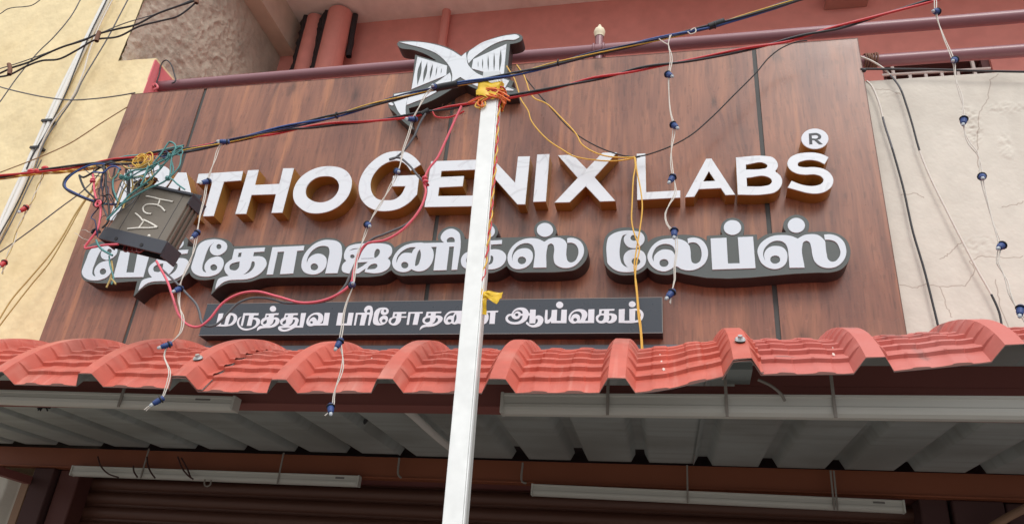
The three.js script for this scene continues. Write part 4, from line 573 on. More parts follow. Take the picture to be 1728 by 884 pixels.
// ---------- the white pole in front, with its tape and ties ----------
{
  const t = thing('white_pole', 'upright white square pole standing before the sign with yellow tape at its top', 'pole');
  const a = [[-0.358,1.802,1.34],[-0.376,2.716,1.34]], A = V(a[0]), B = V(a[1]), dir = B.clone().sub(A).normalize(), base = A.clone().addScaledVector(dir, -A.y / dir.y), L = base.distanceTo(B);
  const q = new THREE.Quaternion().setFromUnitVectors(new THREE.Vector3(0, 1, 0), dir), put = (g) => g.applyQuaternion(q).translate(base.x, base.y, base.z), w = 0.0165;
  part('shaft', put(rbx(-w, 0, -0.016, w, L, 0.016, 0.0022)), M.pole, t);
  part('lid', put(rbx(w + 0.0006, 0, -0.014, w + 0.0024, L - 0.01, 0.0035, 0.0006)), M.poleGroove, t); part('lid', put(rbx(w + 0.0006, 0, 0.0055, w + 0.003, L - 0.01, 0.015, 0.0006)), M.pole, t);
  part('cap', put(rbx(-w - 0.0016, L - 0.016, -0.0176, w + 0.0016, L + 0.002, 0.0176, 0.0015)), plain(204, 208, 210, 0.5), t);
  // crumpled yellow tape near the top
  const tg = new THREE.CylinderGeometry(0.0245, 0.0235, 0.042, 40, 12, true), tp = tg.attributes.position;
  for (let i = 0; i < tp.count; i++) { const x = tp.getX(i), y = tp.getY(i), z = tp.getZ(i), an = Math.atan2(z, x), sq = 1 / Math.max(Math.abs(Math.cos(an)), Math.abs(Math.sin(an))) * 0.72 + 0.2, f = sq * (0.9 + 0.3 * fbm((an + 3.2) * 3, y * 90 + 20, 512, 512, 901, 3)) * (1 + 0.16 * sst(0, -0.02, x)); tp.setXYZ(i, x * f, y + 0.006 * Math.sin(an * 3 + 1), z * f); }
  tg.computeVertexNormals(); tg.translate(0, L - 0.05, 0); part('yellow_tape', put(tg), M.tape, t, 'crumpled yellow tape');
  const yt = thing('tape_bow', 'knotted scrap of yellow tape tied to the middle of the white pole', 'tape'), c = [[-0.347,2.203,1.345]]; const o = V(c[0]);
  const flap = (dx, dy, len, w0, ang, s) => { const g = new THREE.PlaneGeometry(len, w0, 10, 4), p = g.attributes.position; for (let i = 0; i < p.count; i++) { const u = p.getX(i) / len + 0.5; p.setXYZ(i, p.getX(i) + len / 2, p.getY(i) * (0.45 + 0.6 * u), 0.004 * Math.sin(u * 5 + s) + 0.004 * fbm(u * 5, p.getY(i) * 300 + 20, 64, 64, 911 + s, 2)); } const g2 = g.clone(); g2.translate(0, 0, 0.0012); const m = mergeGeometries([g, g2]); m.rotateZ(ang); m.translate(o.x + dx, o.y + dy, o.z + 0.004 * s); m.computeVertexNormals(); return m; };
  part('flap', flap(0.004, -0.004, 0.034, 0.02, -1.75, 0), M.tape, yt); part('flap', flap(0.006, 0, 0.03, 0.012, -0.15, 1), M.tape, yt); part('flap', flap(0.006, -0.005, 0.03, 0.012, -0.5, 2), M.tape, yt);
  const kn = new THREE.SphereGeometry(0.008, 10, 8); kn.scale(1.2, 1, 0.8); kn.translate(o.x + 0.006, o.y - 0.003, o.z + 0.003); part('knot', kn, M.tape, yt);
  // orange and red tie wires round the pole head
  const tie = thing('orange_tie_wire', 'orange and red wires wrapped round the head of the white pole', 'wire'), H = V([[-0.371,2.656,1.34]][0]);
  for (let k = 0; k < 9; k++) {
    const pts = []; const r = 0.021 + 0.0015 * (k % 3), y0 = -0.012 + k * 0.0033, tilt = 0.25 * Math.sin(k * 2.1), ph = k * 0.7;
    for (let i = 0; i <= 20; i++) { const an = ph + i / 20 * Math.PI * 2; pts.push([H.x + Math.cos(an) * r * 1.12, H.y + y0 + tilt * Math.cos(an) * 0.022 + 0.006 * Math.sin(an * 2 + k), H.z + Math.sin(an) * r]); }
    part('wrap', tube(pts, 0.0019, 70, 5), k % 3 === 1 ? M.red : M.orange, tie);
  }
  for (const [p, m] of [[[[-0.357,2.65,1.365],[-0.344,2.641,1.365],[-0.334,2.633,1.365],[-0.327,2.628,1.365]], M.orange], [[[-0.356,2.656,1.362],[-0.343,2.652,1.362],[-0.332,2.641,1.362],[-0.33,2.638,1.362]], M.red], [[[-0.361,2.649,1.36],[-0.347,2.638,1.36],[-0.339,2.625,1.36],[-0.342,2.635,1.36]], M.orange], [[[-0.353,2.656,1.365],[-0.34,2.647,1.365],[-0.33,2.639,1.365]], M.orange], [[[-0.373,2.647,1.36],[-0.386,2.644,1.36],[-0.397,2.636,1.36],[-0.401,2.624,1.36],[-0.391,2.62,1.36],[-0.38,2.626,1.36],[-0.382,2.635,1.36]], M.yellow], [[[-0.374,2.653,1.36],[-0.386,2.648,1.36],[-0.396,2.645,1.36],[-0.405,2.64,1.36],[-0.417,2.635,1.36]], M.orange], [[[-0.375,2.642,1.362],[-0.387,2.634,1.362],[-0.384,2.621,1.362],[-0.396,2.628,1.362],[-0.394,2.64,1.362]], M.orange], [[[-0.376,2.648,1.36],[-0.391,2.65,1.36],[-0.406,2.643,1.36],[-0.42,2.633,1.36]], M.red]]) part('loose_end', tube(p, 0.0019, 30, 5), m, tie);
  const tw = twisted([[-0.353,2.642,1.352],[-0.353,2.611,1.352],[-0.352,2.574,1.352],[-0.349,2.522,1.352],[-0.348,2.466,1.352],[-0.348,2.411,1.352],[-0.346,2.357,1.352],[-0.347,2.306,1.352],[-0.348,2.256,1.352],[-0.35,2.214,1.352],[-0.347,2.196,1.352]], 0.0022, 0.05, [0.0016, 0.0016]), pw = thing('pole_twisted_wire', 'orange and red twisted pair running down the right side of the white pole', 'wire');
  part('strand', tw[0], M.yellow, pw); part('strand', tw[1], M.red, pw);
}

// ---------- cables strung across the front ----------
{
  const t = thing('upper_cable_bundle', 'upper cable bundle of blue, black and yellow wires slanting over the emblem', 'cable bundle');
  const main = [[0.309,2.858,1.365],[0.245,2.837,1.365],[0.076,2.785,1.365],[-0.042,2.76,1.365],[-0.162,2.736,1.365],[-0.309,2.701,1.365],[-0.371,2.691,1.365],[-0.491,2.676,1.365],[-0.6,2.651,1.365],[-0.708,2.62,1.365],[-0.846,2.592,1.365],[-0.959,2.567,1.365],[-1.047,2.549,1.365],[-1.104,2.544,1.365]];
  const w = twisted(main, 0.0034, 0.42, [0.0022, 0.0024, 0.0013, 0.0019], 0.5);
  [M.blue, M.black, M.yellow, M.navy].forEach((m, i) => part('wire', w[i], m, t));
  for (const p of [[-0.233,2.72,1.365],[0.084,2.787,1.365],[-0.704,2.621,1.365]]) { const g = new THREE.TorusGeometry(0.0062, 0.0016, 6, 14); g.rotateY(Math.PI / 2); g.translate(p[0], p[1], p[2]); part('cable_tie', g, M.dark, t); }
  part('tape_wrap', tube([[-0.444,2.683,1.365],[-0.472,2.679,1.365],[-0.491,2.676,1.365]], 0.0078, 8, 8), M.dark, t); part('tape_wrap', tube([[0.102,2.795,1.365],[0.084,2.789,1.365],[0.071,2.784,1.365]], 0.007, 8, 8), M.dark, t);
  part('loose_end', tube([[0.035,2.772,1.372],[0.043,2.777,1.372],[0.045,2.767,1.372],[0.035,2.762,1.372],[0.029,2.769,1.372]], 0.0012, 18, 5), M.whiteWire, t);
  part('loose_end', tube([[-0.028,2.758,1.37],[-0.019,2.748,1.37],[-0.009,2.74,1.37]], 0.0012, 10, 5), M.whiteWire, t);
}
{
  const t = thing('lower_cable_pair', 'lower twisted pair of thick red and black wires slanting across the whole sign', 'cable pair');
  const w = twisted([[0.573,2.851,1.345],[0.5,2.825,1.345],[0.348,2.781,1.345],[0.189,2.744,1.345],[0.051,2.721,1.345],[-0.067,2.705,1.345],[-0.163,2.687,1.345],[-0.248,2.67,1.345],[-0.322,2.658,1.345],[-0.372,2.651,1.345],[-0.435,2.642,1.345],[-0.536,2.625,1.345],[-0.641,2.614,1.345],[-0.722,2.614,1.345],[-0.845,2.602,1.345],[-0.975,2.583,1.345],[-1.081,2.572,1.345],[-1.225,2.554,1.345],[-1.359,2.539,1.345],[-1.528,2.525,1.345],[-1.622,2.517,1.345]], 0.0027, 0.27, [0.0026, 0.0026], 0.8);
  part('red_wire', w[0], M.red, t); part('black_wire', w[1], M.black, t);
  part('red_loop', tube([[-0.496,2.626,1.35],[-0.488,2.613,1.35],[-0.465,2.608,1.35],[-0.441,2.614,1.35],[-0.427,2.622,1.35]], 0.0018, 20), M.red, t);
  part('joint_tape', tube([[-0.519,2.621,1.35],[-0.511,2.626,1.35],[-0.504,2.63,1.35]], 0.0062, 6, 8), M.dark, t);
}
{
  const t = thing('left_yellow_cables', 'yellow and brown cables with red joints before the yellow wall at the left', 'cable bundle');
  const w = twisted([[-1.607,2.526,1.33],[-1.544,2.532,1.33],[-1.45,2.539,1.33],[-1.356,2.541,1.33],[-1.28,2.548,1.33],[-1.214,2.556,1.33],[-1.177,2.56,1.33]], 0.003, 0.12, [0.0022, 0.0022, 0.0018]); [M.yellow, M.beige, M.yellow].forEach((m, i) => part('wire', w[i], m, t));
  for (const p of [[-1.448,2.535,1.345],[-1.413,2.541,1.345],[-1.432,2.534,1.345]]) { const g = new THREE.SphereGeometry(0.0065, 10, 8); g.scale(1.4, 0.9, 0.9); part('joint', g.translate(...p), M.red, t); }
  part('green_wire', tube([[-1.597,2.528,1.325],[-1.517,2.534,1.325],[-1.471,2.54,1.325],[-1.423,2.542,1.325]], 0.0018, 16), M.teal, t);
}
// bulb strings
function bulbString(label, pts, bulbs, opt = {}) {
  const t = thing('bulb_string', label, 'bulb string', 'hanging strings of small bulbs'), c = curve(pts);
  const w = twisted(pts, 0.0019, opt.pitch ?? 0.16, [0.00095, 0.00095], 1.4); part('wire', w[0], opt.wire ?? M.whiteWire, t); part('wire', w[1], opt.wire2 ?? opt.wire ?? M.whiteWire, t);
  let k = 0;
  for (const b of bulbs) {
    const P = V(b), best = { d: 9, t: 0 }; for (let i = 0; i <= 200; i++) { const d = c.getPoint(i / 200).distanceTo(P); if (d < best.d) { best.d = d; best.t = i / 200; } }
    const T = c.getTangent(best.t), h = hash(k++, bulbs.length, 31), dir = new THREE.Vector3(-0.5 + 1.0 * h, -0.75 + 0.9 * (h * 7 % 1), 0.35).normalize().addScaledVector(T, 0.5).normalize(), q = new THREE.Quaternion().setFromUnitVectors(new THREE.Vector3(0, 1, 0), dir);
    const at = (g) => g.applyQuaternion(q).translate(P.x, P.y, P.z + 0.003);
    const body = new THREE.LatheGeometry([[0, -0.0105], [0.004, -0.01], [0.0056, -0.008], [0.0044, -0.0062], [0.006, -0.0042], [0.0045, -0.002], [0.006, 0], [0.0045, 0.002], [0.0058, 0.004], [0.0046, 0.006], [0.0048, 0.0085], [0.0036, 0.0105], [0, 0.0106]].map(([r, y]) => new THREE.Vector2(r, y)), 12);
    const m = part('bulb', at(body), opt.sleeve ?? M.sleeve, t, opt.sleeve ? 'red bulb holder' : 'blue bulb holder');
    const tip = new THREE.SphereGeometry(0.0034, 8, 6); tip.scale(1, 1.5, 1); tip.translate(0, 0.0125, 0); part('tip', at(tip), M.tip, m);
    const tie = new THREE.TorusGeometry(0.0062, 0.0014, 5, 12); tie.rotateX(Math.PI / 2); tie.translate(0, -0.0045, 0); part('tie', at(tie), M.dark, m);
  }
  return t;
}
bulbString('white bulb string with blue holders hanging from the emblem over the G', [[-0.497,2.645,1.39],[-0.484,2.655,1.39],[-0.499,2.642,1.39],[-0.51,2.609,1.39],[-0.519,2.577,1.39],[-0.523,2.543,1.39],[-0.53,2.504,1.39],[-0.533,2.45,1.39],[-0.546,2.41,1.39],[-0.559,2.374,1.39],[-0.573,2.331,1.39],[-0.58,2.299,1.39],[-0.585,2.268,1.39],[-0.585,2.236,1.39],[-0.583,2.204,1.39],[-0.589,2.176,1.39],[-0.591,2.147,1.39],[-0.588,2.118,1.39],[-0.586,2.09,1.39],[-0.578,2.07,1.39],[-0.574,2.04,1.39],[-0.579,2.003,1.39],[-0.58,1.972,1.39],[-0.59,1.961,1.39]], [[-0.484,2.656,1.39],[-0.519,2.575,1.39],[-0.533,2.449,1.39],[-0.574,2.33,1.39],[-0.583,2.204,1.39],[-0.587,2.09,1.39],[-0.58,1.972,1.39]]);
bulbString('white bulb string with blue bulb holders hanging over the L of the sign', [[-0.004,2.746,1.39],[-0.009,2.719,1.39],[-0.004,2.692,1.39],[-0.009,2.643,1.39],[-0.009,2.597,1.39],[-0.007,2.554,1.39],[-0.002,2.521,1.39],[-0.007,2.472,1.39],[-0.008,2.433,1.39],[-0.006,2.404,1.39],[-0.002,2.376,1.39],[-0.014,2.348,1.39],[-0.022,2.319,1.39],[-0.006,2.293,1.39],[-0.002,2.262,1.39],[-0.006,2.228,1.39],[-0.007,2.194,1.39],[-0.013,2.177,1.39],[-0.015,2.16,1.39]], [[-0.01,2.643,1.39],[-0.002,2.521,1.39],[-0.008,2.404,1.39],[-0.006,2.293,1.39],[-0.014,2.176,1.39]], { pitch: 0.2 });
bulbString('white bulb string with blue holders crossing the letter T beside the hanging box', [[-0.939,2.566,1.375],[-0.954,2.552,1.375],[-0.957,2.512,1.375],[-0.958,2.482,1.375],[-0.959,2.458,1.375],[-0.955,2.423,1.375],[-0.954,2.38,1.375],[-0.947,2.332,1.375],[-0.944,2.293,1.375],[-0.948,2.244,1.375],[-0.949,2.211,1.375],[-0.94,2.176,1.375],[-0.923,2.148,1.375],[-0.921,2.118,1.375],[-0.94,2.093,1.375],[-0.941,2.073,1.375],[-0.919,2.041,1.375],[-0.916,2.014,1.375],[-0.921,1.987,1.375],[-0.94,1.978,1.375],[-0.946,1.969,1.375]], [[-0.944,2.559,1.375],[-0.959,2.458,1.375],[-0.947,2.332,1.375],[-0.949,2.209,1.375],[-0.939,2.093,1.375],[-0.922,1.986,1.375]]);
bulbString('white bulb string with blue bulb holders at the far right over the cream wall', [[0.502,2.857,1.36],[0.497,2.81,1.36],[0.493,2.777,1.36],[0.497,2.719,1.36],[0.503,2.655,1.36],[0.5,2.619,1.36],[0.502,2.571,1.36],[0.497,2.518,1.36],[0.497,2.474,1.36],[0.507,2.445,1.36],[0.504,2.399,1.36],[0.503,2.358,1.36],[0.504,2.312,1.36],[0.507,2.266,1.36],[0.498,2.241,1.36],[0.504,2.209,1.36],[0.506,2.178,1.36],[0.513,2.153,1.36],[0.518,2.133,1.36]], [[0.493,2.777,1.36],[0.504,2.655,1.36],[0.496,2.518,1.36],[0.504,2.399,1.36],[0.508,2.266,1.36],[0.513,2.153,1.36]], { pitch: 0.16 });
bulbString('yellowish bulb string with red bulb holders at the far left before the yellow wall', [[-1.427,2.545,1.33],[-1.428,2.51,1.33],[-1.427,2.454,1.33],[-1.433,2.434,1.33],[-1.434,2.403,1.33],[-1.432,2.362,1.33],[-1.431,2.31,1.33],[-1.426,2.278,1.33]], [[-1.431,2.438,1.335],[-1.426,2.299,1.335]], { wire: M.beige, wire2: M.whiteWire, sleeve: M.redSleeve, pitch: 0.06 });

// pink and black supply wires
{
  const t = thing('pink_supply_wire', 'pink wire looping past the G and over the tagline box to the hanging box', 'wire');
  part('wire', tube([[-0.431,2.627,1.36],[-0.439,2.6,1.36],[-0.455,2.541,1.36],[-0.468,2.498,1.36],[-0.481,2.476,1.36],[-0.487,2.454,1.36],[-0.486,2.437,1.36],[-0.481,2.423,1.36],[-0.487,2.383,1.36],[-0.515,2.338,1.36],[-0.548,2.315,1.36],[-0.586,2.307,1.36],[-0.598,2.281,1.36],[-0.601,2.249,1.36],[-0.602,2.224,1.36],[-0.616,2.207,1.36],[-0.648,2.19,1.36],[-0.693,2.185,1.36],[-0.744,2.198,1.36],[-0.794,2.21,1.36],[-0.83,2.205,1.36],[-0.858,2.187,1.36],[-0.879,2.151,1.36],[-0.895,2.138,1.36],[-0.918,2.141,1.36],[-0.945,2.162,1.36],[-0.97,2.2,1.36],[-0.992,2.234,1.36],[-1.016,2.263,1.36],[-1.033,2.283,1.36]], 0.0024, 190), M.pink, t);
  const k = []; for (let i = 0; i <= 30; i++) { const p = V([[-0.487,2.444,1.362]][0]), a = i / 30 * 13; k.push([p.x + 0.004 * Math.cos(a) + i * 0.0002, p.y + 0.009 - i * 0.0006, p.z + 0.005 * Math.sin(a)]); } part('knot', tube(k, 0.0024, 90), M.pink, t);
  const b = thing('black_supply_wire', 'black wire looping over the G and along the tagline box to the hanging box', 'wire');
  part('wire', tube([[-0.51,2.621,1.352],[-0.518,2.6,1.352],[-0.527,2.564,1.352],[-0.544,2.529,1.352],[-0.563,2.51,1.352],[-0.575,2.508,1.352],[-0.554,2.512,1.352],[-0.529,2.493,1.352],[-0.504,2.463,1.352],[-0.489,2.447,1.352],[-0.483,2.428,1.352],[-0.489,2.388,1.352],[-0.511,2.355,1.352],[-0.554,2.333,1.352],[-0.579,2.322,1.352],[-0.596,2.301,1.352],[-0.602,2.279,1.352],[-0.61,2.248,1.352],[-0.617,2.222,1.352],[-0.64,2.196,1.352],[-0.673,2.188,1.352],[-0.704,2.188,1.352],[-0.734,2.189,1.352],[-0.755,2.195,1.352],[-0.78,2.2,1.352],[-0.806,2.2,1.352],[-0.823,2.194,1.352],[-0.834,2.187,1.352],[-0.848,2.168,1.352],[-0.858,2.152,1.352],[-0.868,2.144,1.352],[-0.881,2.142,1.352],[-0.892,2.145,1.352],[-0.9,2.154,1.352],[-0.909,2.172,1.352],[-0.921,2.189,1.352],[-0.947,2.211,1.352],[-0.974,2.233,1.352],[-1.002,2.254,1.352],[-1.033,2.277,1.352]], 0.0024, 240), M.grey, b);
}
// thin wires close to the board
{
  const t = thing('thin_yellow_wires', 'thin yellow wires sagging right of the pole and hanging over the L', 'wire');
  part('wire', tube([[-0.689,3.861,0.11],[-0.671,3.827,0.11],[-0.654,3.797,0.11],[-0.632,3.735,0.11],[-0.615,3.678,0.11],[-0.581,3.617,0.11],[-0.563,3.562,0.11],[-0.493,3.467,0.11],[-0.427,3.411,0.11],[-0.386,3.381,0.11],[-0.308,3.359,0.11],[-0.222,3.349,0.11],[-0.155,3.358,0.11]], 0.0028, 60), M.yellow, t);
  part('wire', tube([[-0.641,3.845,0.13],[-0.609,3.791,0.13],[-0.591,3.743,0.13],[-0.578,3.701,0.13],[-0.554,3.661,0.13],[-0.504,3.631,0.13],[-0.438,3.552,0.13],[-0.378,3.472,0.13],[-0.353,3.42,0.13],[-0.29,3.372,0.13],[-0.22,3.351,0.13],[-0.154,3.347,0.13]], 0.0028, 60), M.yellow, t);
  part('wire', tube([[-0.154,3.352,0.13],[-0.149,3.309,0.13],[-0.156,3.256,0.13],[-0.16,3.153,0.13],[-0.161,3.065,0.13],[-0.148,3.004,0.13],[-0.134,2.96,0.13],[-0.144,2.896,0.13],[-0.148,2.839,0.13],[-0.142,2.771,0.13],[-0.138,2.704,0.13],[-0.13,2.639,0.13],[-0.126,2.561,0.13]], 0.0028, 60), M.yellow, t);
  part('wire', tube([[-0.15,3.35,0.125],[-0.143,3.285,0.125],[-0.13,3.206,0.125],[-0.124,3.129,0.125],[-0.132,3.042,0.125],[-0.144,2.958,0.125],[-0.152,2.888,0.125],[-0.144,2.818,0.125],[-0.136,2.728,0.125],[-0.128,2.652,0.125],[-0.122,2.563,0.125]], 0.0028, 60), M.yellow, t);
  const b = thing('thin_black_wire', 'thin black wire sagging in a wide curve above the letters X and L', 'wire');
  part('wire', tube([[-0.648,3.866,0.1],[-0.597,3.784,0.1],[-0.505,3.652,0.1],[-0.383,3.495,0.1],[-0.255,3.404,0.1],[-0.156,3.371,0.1],[-0.058,3.394,0.1],[0.049,3.451,0.1],[0.14,3.539,0.1],[0.219,3.63,0.1],[0.316,3.742,0.1],[0.365,3.809,0.1],[0.419,3.856,0.1],[0.477,3.88,0.1],[0.515,3.882,0.1]], 0.0026, 80), M.dark, b); part('joint', tube([[-0.183,3.375,0.1],[-0.156,3.368,0.1],[-0.134,3.372,0.1]], 0.004, 6), M.dark, b);
}

// ---------- the hanging driver box and its tangle ----------
{
  const t = thing('driver_box', 'grey brown power supply box with white handwriting hanging by wires at the left', 'power box');
  const Q = [[-1.206,2.351,1.34],[-1.043,2.309,1.34],[-1.147,2.482,1.34],[-1.007,2.442,1.34]].map(V), o = Q[0], ux = Q[1].clone().sub(Q[0]), W = ux.length(); ux.normalize();
  let vy = Q[2].clone().sub(Q[0]); vy.addScaledVector(ux, -vy.dot(ux)); const Hh = vy.length(); vy.normalize(); const nz = ux.clone().cross(vy);
  const m4 = new THREE.Matrix4().makeBasis(ux, vy, nz).setPosition(o), pl = (g) => g.applyMatrix4(m4), D = 0.046, w0 = 0.006, w1 = W - 0.008, yb = 0.03;
  part('body', pl(rbx(w0, yb - 0.006, -D, w1, Hh + 0.004, 0, 0.002)), M.boxBody, t);
  for (let i = 0; i < 3; i++) part('side_fin', pl(rbx(w1 - 0.001, yb, -0.012 - i * 0.013, w1 + 0.0035, Hh - 0.006, -0.006 - i * 0.013, 0.001)), M.boxBody, t);
  part('front_groove', pl(bx(w0 + 0.028, yb, 0.0002, w0 + 0.0288, Hh, 0.0005)), M.boxCap, t); part('front_groove', pl(bx(w1 - 0.02, yb, 0.0002, w1 - 0.0192, Hh, 0.0005)), M.boxCap, t);
  const cap = part('lower_cap', pl(rbx(0, 0, -0.001, W, yb, 0.0035, 0.001)), M.boxCap, t, 'black lower end cap open underneath');
  part('cap_side', pl(rbx(W - 0.003, -0.004, -D - 0.004, W, yb, -0.001, 0.001)), M.boxCap, cap); part('cap_side', pl(rbx(0, 0.0, -D - 0.004, 0.003, yb, -0.001, 0.001)), M.boxCap, cap); part('cap_back', pl(rbx(0.003, 0.004, -D - 0.004, W - 0.003, yb, -D - 0.001, 0.001)), M.dark, cap);
  for (const x of [0.045, W - 0.055]) { const g = new THREE.CylinderGeometry(0.0042, 0.0042, 0.0012, 14); g.rotateX(Math.PI / 2); g.translate(x, 0.0085, 0.004); part('screw_hole', pl(g), M.dark, cap); }
  const up = part('upper_cap', pl(rbx(w0 - 0.002, Hh + 0.001, -D - 0.003, w1 + 0.006, Hh + 0.007, 0.006, 0.001)), M.boxCap, t, 'dark upper end flange with bright holes');
  part('flange', pl(rbx(w0 + 0.006, Hh + 0.0072, -D, w1 - 0.016, Hh + 0.028, -D + 0.004, 0.001)), M.boxCap, up); part('cap_side', pl(rbx(w1 + 0.0036, Hh - 0.02, -D - 0.003, w1 + 0.006, Hh + 0.001, 0.004, 0.0008)), M.boxCap, up);
  for (const x of [w0 + 0.045, w1 - 0.03]) { const g = new THREE.CylinderGeometry(0.004, 0.004, 0.001, 14); g.rotateX(Math.PI / 2); g.scale(1.5, 1, 1); g.translate(x, Hh + 0.018, -D + 0.0046); part('slot', pl(g), M.printWhite, up); }
  // terminal wires inside the open end
  for (let i = 0; i < 4; i++) { const x = 0.06 + i * 0.016, q = []; for (let j = 0; j <= 12; j++) { const a = j / 12 * Math.PI * 2; q.push(new THREE.Vector3(x + 0.008 * Math.cos(a), 0.006 + 0.012 * Math.sin(a), -0.02 + 0.005 * i).applyMatrix4(m4)); } part('terminal_wire', tube(q, 0.0022, 30), plain(120, 44, 44, 0.5), t); }
  // handwriting in white paint marker
  const ink = (pts) => tube(pts, 0.0019, 14, 5);
  const hand = part('handwriting', [ink([[-1.125,2.454,1.341],[-1.108,2.45,1.341],[-1.088,2.444,1.341],[-1.07,2.44,1.341],[-1.054,2.436,1.341]]), ink([[-1.088,2.442,1.341],[-1.088,2.433,1.341],[-1.09,2.43,1.341],[-1.08,2.425,1.341],[-1.066,2.413,1.341]]), ink([[-1.09,2.43,1.341],[-1.102,2.432,1.341],[-1.117,2.432,1.341],[-1.123,2.426,1.341],[-1.118,2.415,1.341],[-1.107,2.409,1.341],[-1.097,2.408,1.341]]), ink([[-1.137,2.411,1.341],[-1.124,2.402,1.341],[-1.112,2.391,1.341]]), ink([[-1.112,2.394,1.341],[-1.092,2.385,1.341],[-1.072,2.374,1.341]]), ink([[-1.072,2.374,1.341],[-1.094,2.373,1.341],[-1.117,2.374,1.341],[-1.143,2.373,1.341]]), ink([[-1.11,2.391,1.341],[-1.113,2.383,1.341],[-1.117,2.373,1.341]])], M.ink, t, 'white handwritten K A and a dot');
  const d = new THREE.SphereGeometry(0.0034, 10, 8); d.translate(...[[-1.086,2.354,1.34]][0]); part('ink_dot', d, M.ink, t);
}
{
  const t = thing('teal_tie_strips', 'teal plastic strips tying the hanging box to the cables', 'tie');
  for (const [p, r] of [
    [[[-1.171,2.376,1.375],[-1.152,2.406,1.375],[-1.137,2.435,1.375],[-1.113,2.459,1.375],[-1.091,2.486,1.375],[-1.075,2.519,1.375],[-1.075,2.541,1.375]], 0.0028], [[[-1.148,2.413,1.375],[-1.125,2.431,1.375],[-1.096,2.45,1.375],[-1.069,2.462,1.375],[-1.054,2.475,1.375],[-1.049,2.49,1.375],[-1.062,2.521,1.375]], 0.0026], [[[-1.101,2.511,1.38],[-1.09,2.532,1.38],[-1.083,2.555,1.38],[-1.078,2.566,1.38],[-1.062,2.558,1.38],[-1.057,2.546,1.38],[-1.061,2.53,1.38]], 0.0026], [[[-1.158,2.475,1.38],[-1.159,2.484,1.38],[-1.143,2.495,1.38],[-1.116,2.498,1.38],[-1.095,2.509,1.38],[-1.066,2.524,1.38],[-1.048,2.536,1.38],[-1.04,2.549,1.38],[-1.049,2.551,1.38],[-1.063,2.537,1.38]], 0.0026],
    [[[-1.151,2.484,1.37],[-1.126,2.489,1.37],[-1.109,2.503,1.37],[-1.094,2.524,1.37],[-1.074,2.538,1.37]], 0.0026], [[[-1.156,2.481,1.372],[-1.135,2.497,1.372],[-1.105,2.508,1.372]], 0.0022], [[[-1.061,2.53,1.38],[-1.055,2.502,1.38],[-1.05,2.479,1.38],[-1.052,2.47,1.38]], 0.0024], [[[-1.037,2.53,1.382],[-1.032,2.499,1.382],[-1.039,2.482,1.382],[-1.046,2.469,1.382],[-1.037,2.464,1.382],[-1.022,2.452,1.382],[-1.001,2.438,1.382]], 0.0024], [[[-1.189,2.512,1.37],[-1.191,2.489,1.37],[-1.195,2.483,1.37],[-1.187,2.458,1.37],[-1.175,2.44,1.37],[-1.164,2.424,1.37]], 0.0028], [[[-1.106,2.502,1.385],[-1.106,2.471,1.385],[-1.108,2.453,1.385]], 0.0026], [[[-1.047,2.531,1.38],[-1.038,2.529,1.38],[-1.038,2.54,1.38],[-1.05,2.542,1.38],[-1.062,2.524,1.38],[-1.074,2.508,1.38],[-1.081,2.504,1.38],[-1.09,2.512,1.38]], 0.002], [[[-1.183,2.331,1.37],[-1.174,2.319,1.37],[-1.161,2.308,1.37],[-1.144,2.299,1.37],[-1.131,2.293,1.37]], 0.0032], [[[-1.143,2.295,1.365],[-1.134,2.275,1.365],[-1.124,2.259,1.365],[-1.114,2.242,1.365],[-1.114,2.229,1.365]], 0.0022]])
    part('strip', tube(p, r * 0.74, 40, 5), M.teal, t);
  for (const p of [[-1.064,2.527,1.38],[-1.154,2.476,1.38],[-1.052,2.47,1.38],[-1.167,2.48,1.38]]) { const g = new THREE.IcosahedronGeometry(0.0052, 1), q = g.attributes.position; for (let i = 0; i < q.count; i++) { const f = 0.8 + 0.5 * hash(i % 13, 2, 991); q.setXYZ(i, q.getX(i) * f, q.getY(i) * f, q.getZ(i) * f); } g.computeVertexNormals(); g.translate(...p); part('knot', g, M.teal, t); }
}
{
  const t = thing('yellow_wire_coil', 'bundle of coiled yellow wire hanging at the cables above the box', 'wire coil'), c = V([[-1.148,2.534,1.36]][0]);
  for (let k = 0; k < 6; k++) { const q = [], r = 0.013 + 0.004 * (k % 3), tx = 0.6 * Math.sin(k * 1.7), ty = 0.5 * Math.cos(k * 2.3); for (let i = 0; i <= 26; i++) { const a = i / 26 * Math.PI * 2 * 1.1 + k; q.push([c.x + r * Math.cos(a) * (1 + 0.2 * tx) + 0.003 * k - 0.008, c.y + r * 0.85 * Math.sin(a) + 0.003 * Math.sin(a * 3 + k), c.z + r * (tx * Math.cos(a) + ty * Math.sin(a)) * 0.6]); } part('loop', tube(q, 0.0014, 60, 5), M.yellow, t); }
  for (const p of [[[-1.187,2.52,1.365],[-1.173,2.513,1.365],[-1.155,2.512,1.365],[-1.139,2.516,1.365],[-1.125,2.526,1.365],[-1.121,2.532,1.365]], [[-1.127,2.525,1.365],[-1.11,2.5,1.365],[-1.1,2.477,1.365],[-1.105,2.465,1.365],[-1.114,2.458,1.365]], [[-1.16,2.491,1.36],[-1.151,2.472,1.36],[-1.147,2.451,1.36],[-1.152,2.433,1.36],[-1.155,2.423,1.36],[-1.154,2.412,1.36]], [[-1.165,2.476,1.36],[-1.17,2.458,1.36],[-1.171,2.437,1.36],[-1.171,2.416,1.36]], [[-1.145,2.484,1.37],[-1.125,2.486,1.37],[-1.113,2.473,1.37],[-1.117,2.461,1.37]], [[-1.138,2.286,1.36],[-1.128,2.265,1.36],[-1.126,2.245,1.36],[-1.128,2.225,1.36]], [[-1.119,2.242,1.365],[-1.109,2.234,1.365],[-1.104,2.229,1.365]]]) part('wire', tube(p, 0.002, 30, 5), M.beige, t);
}
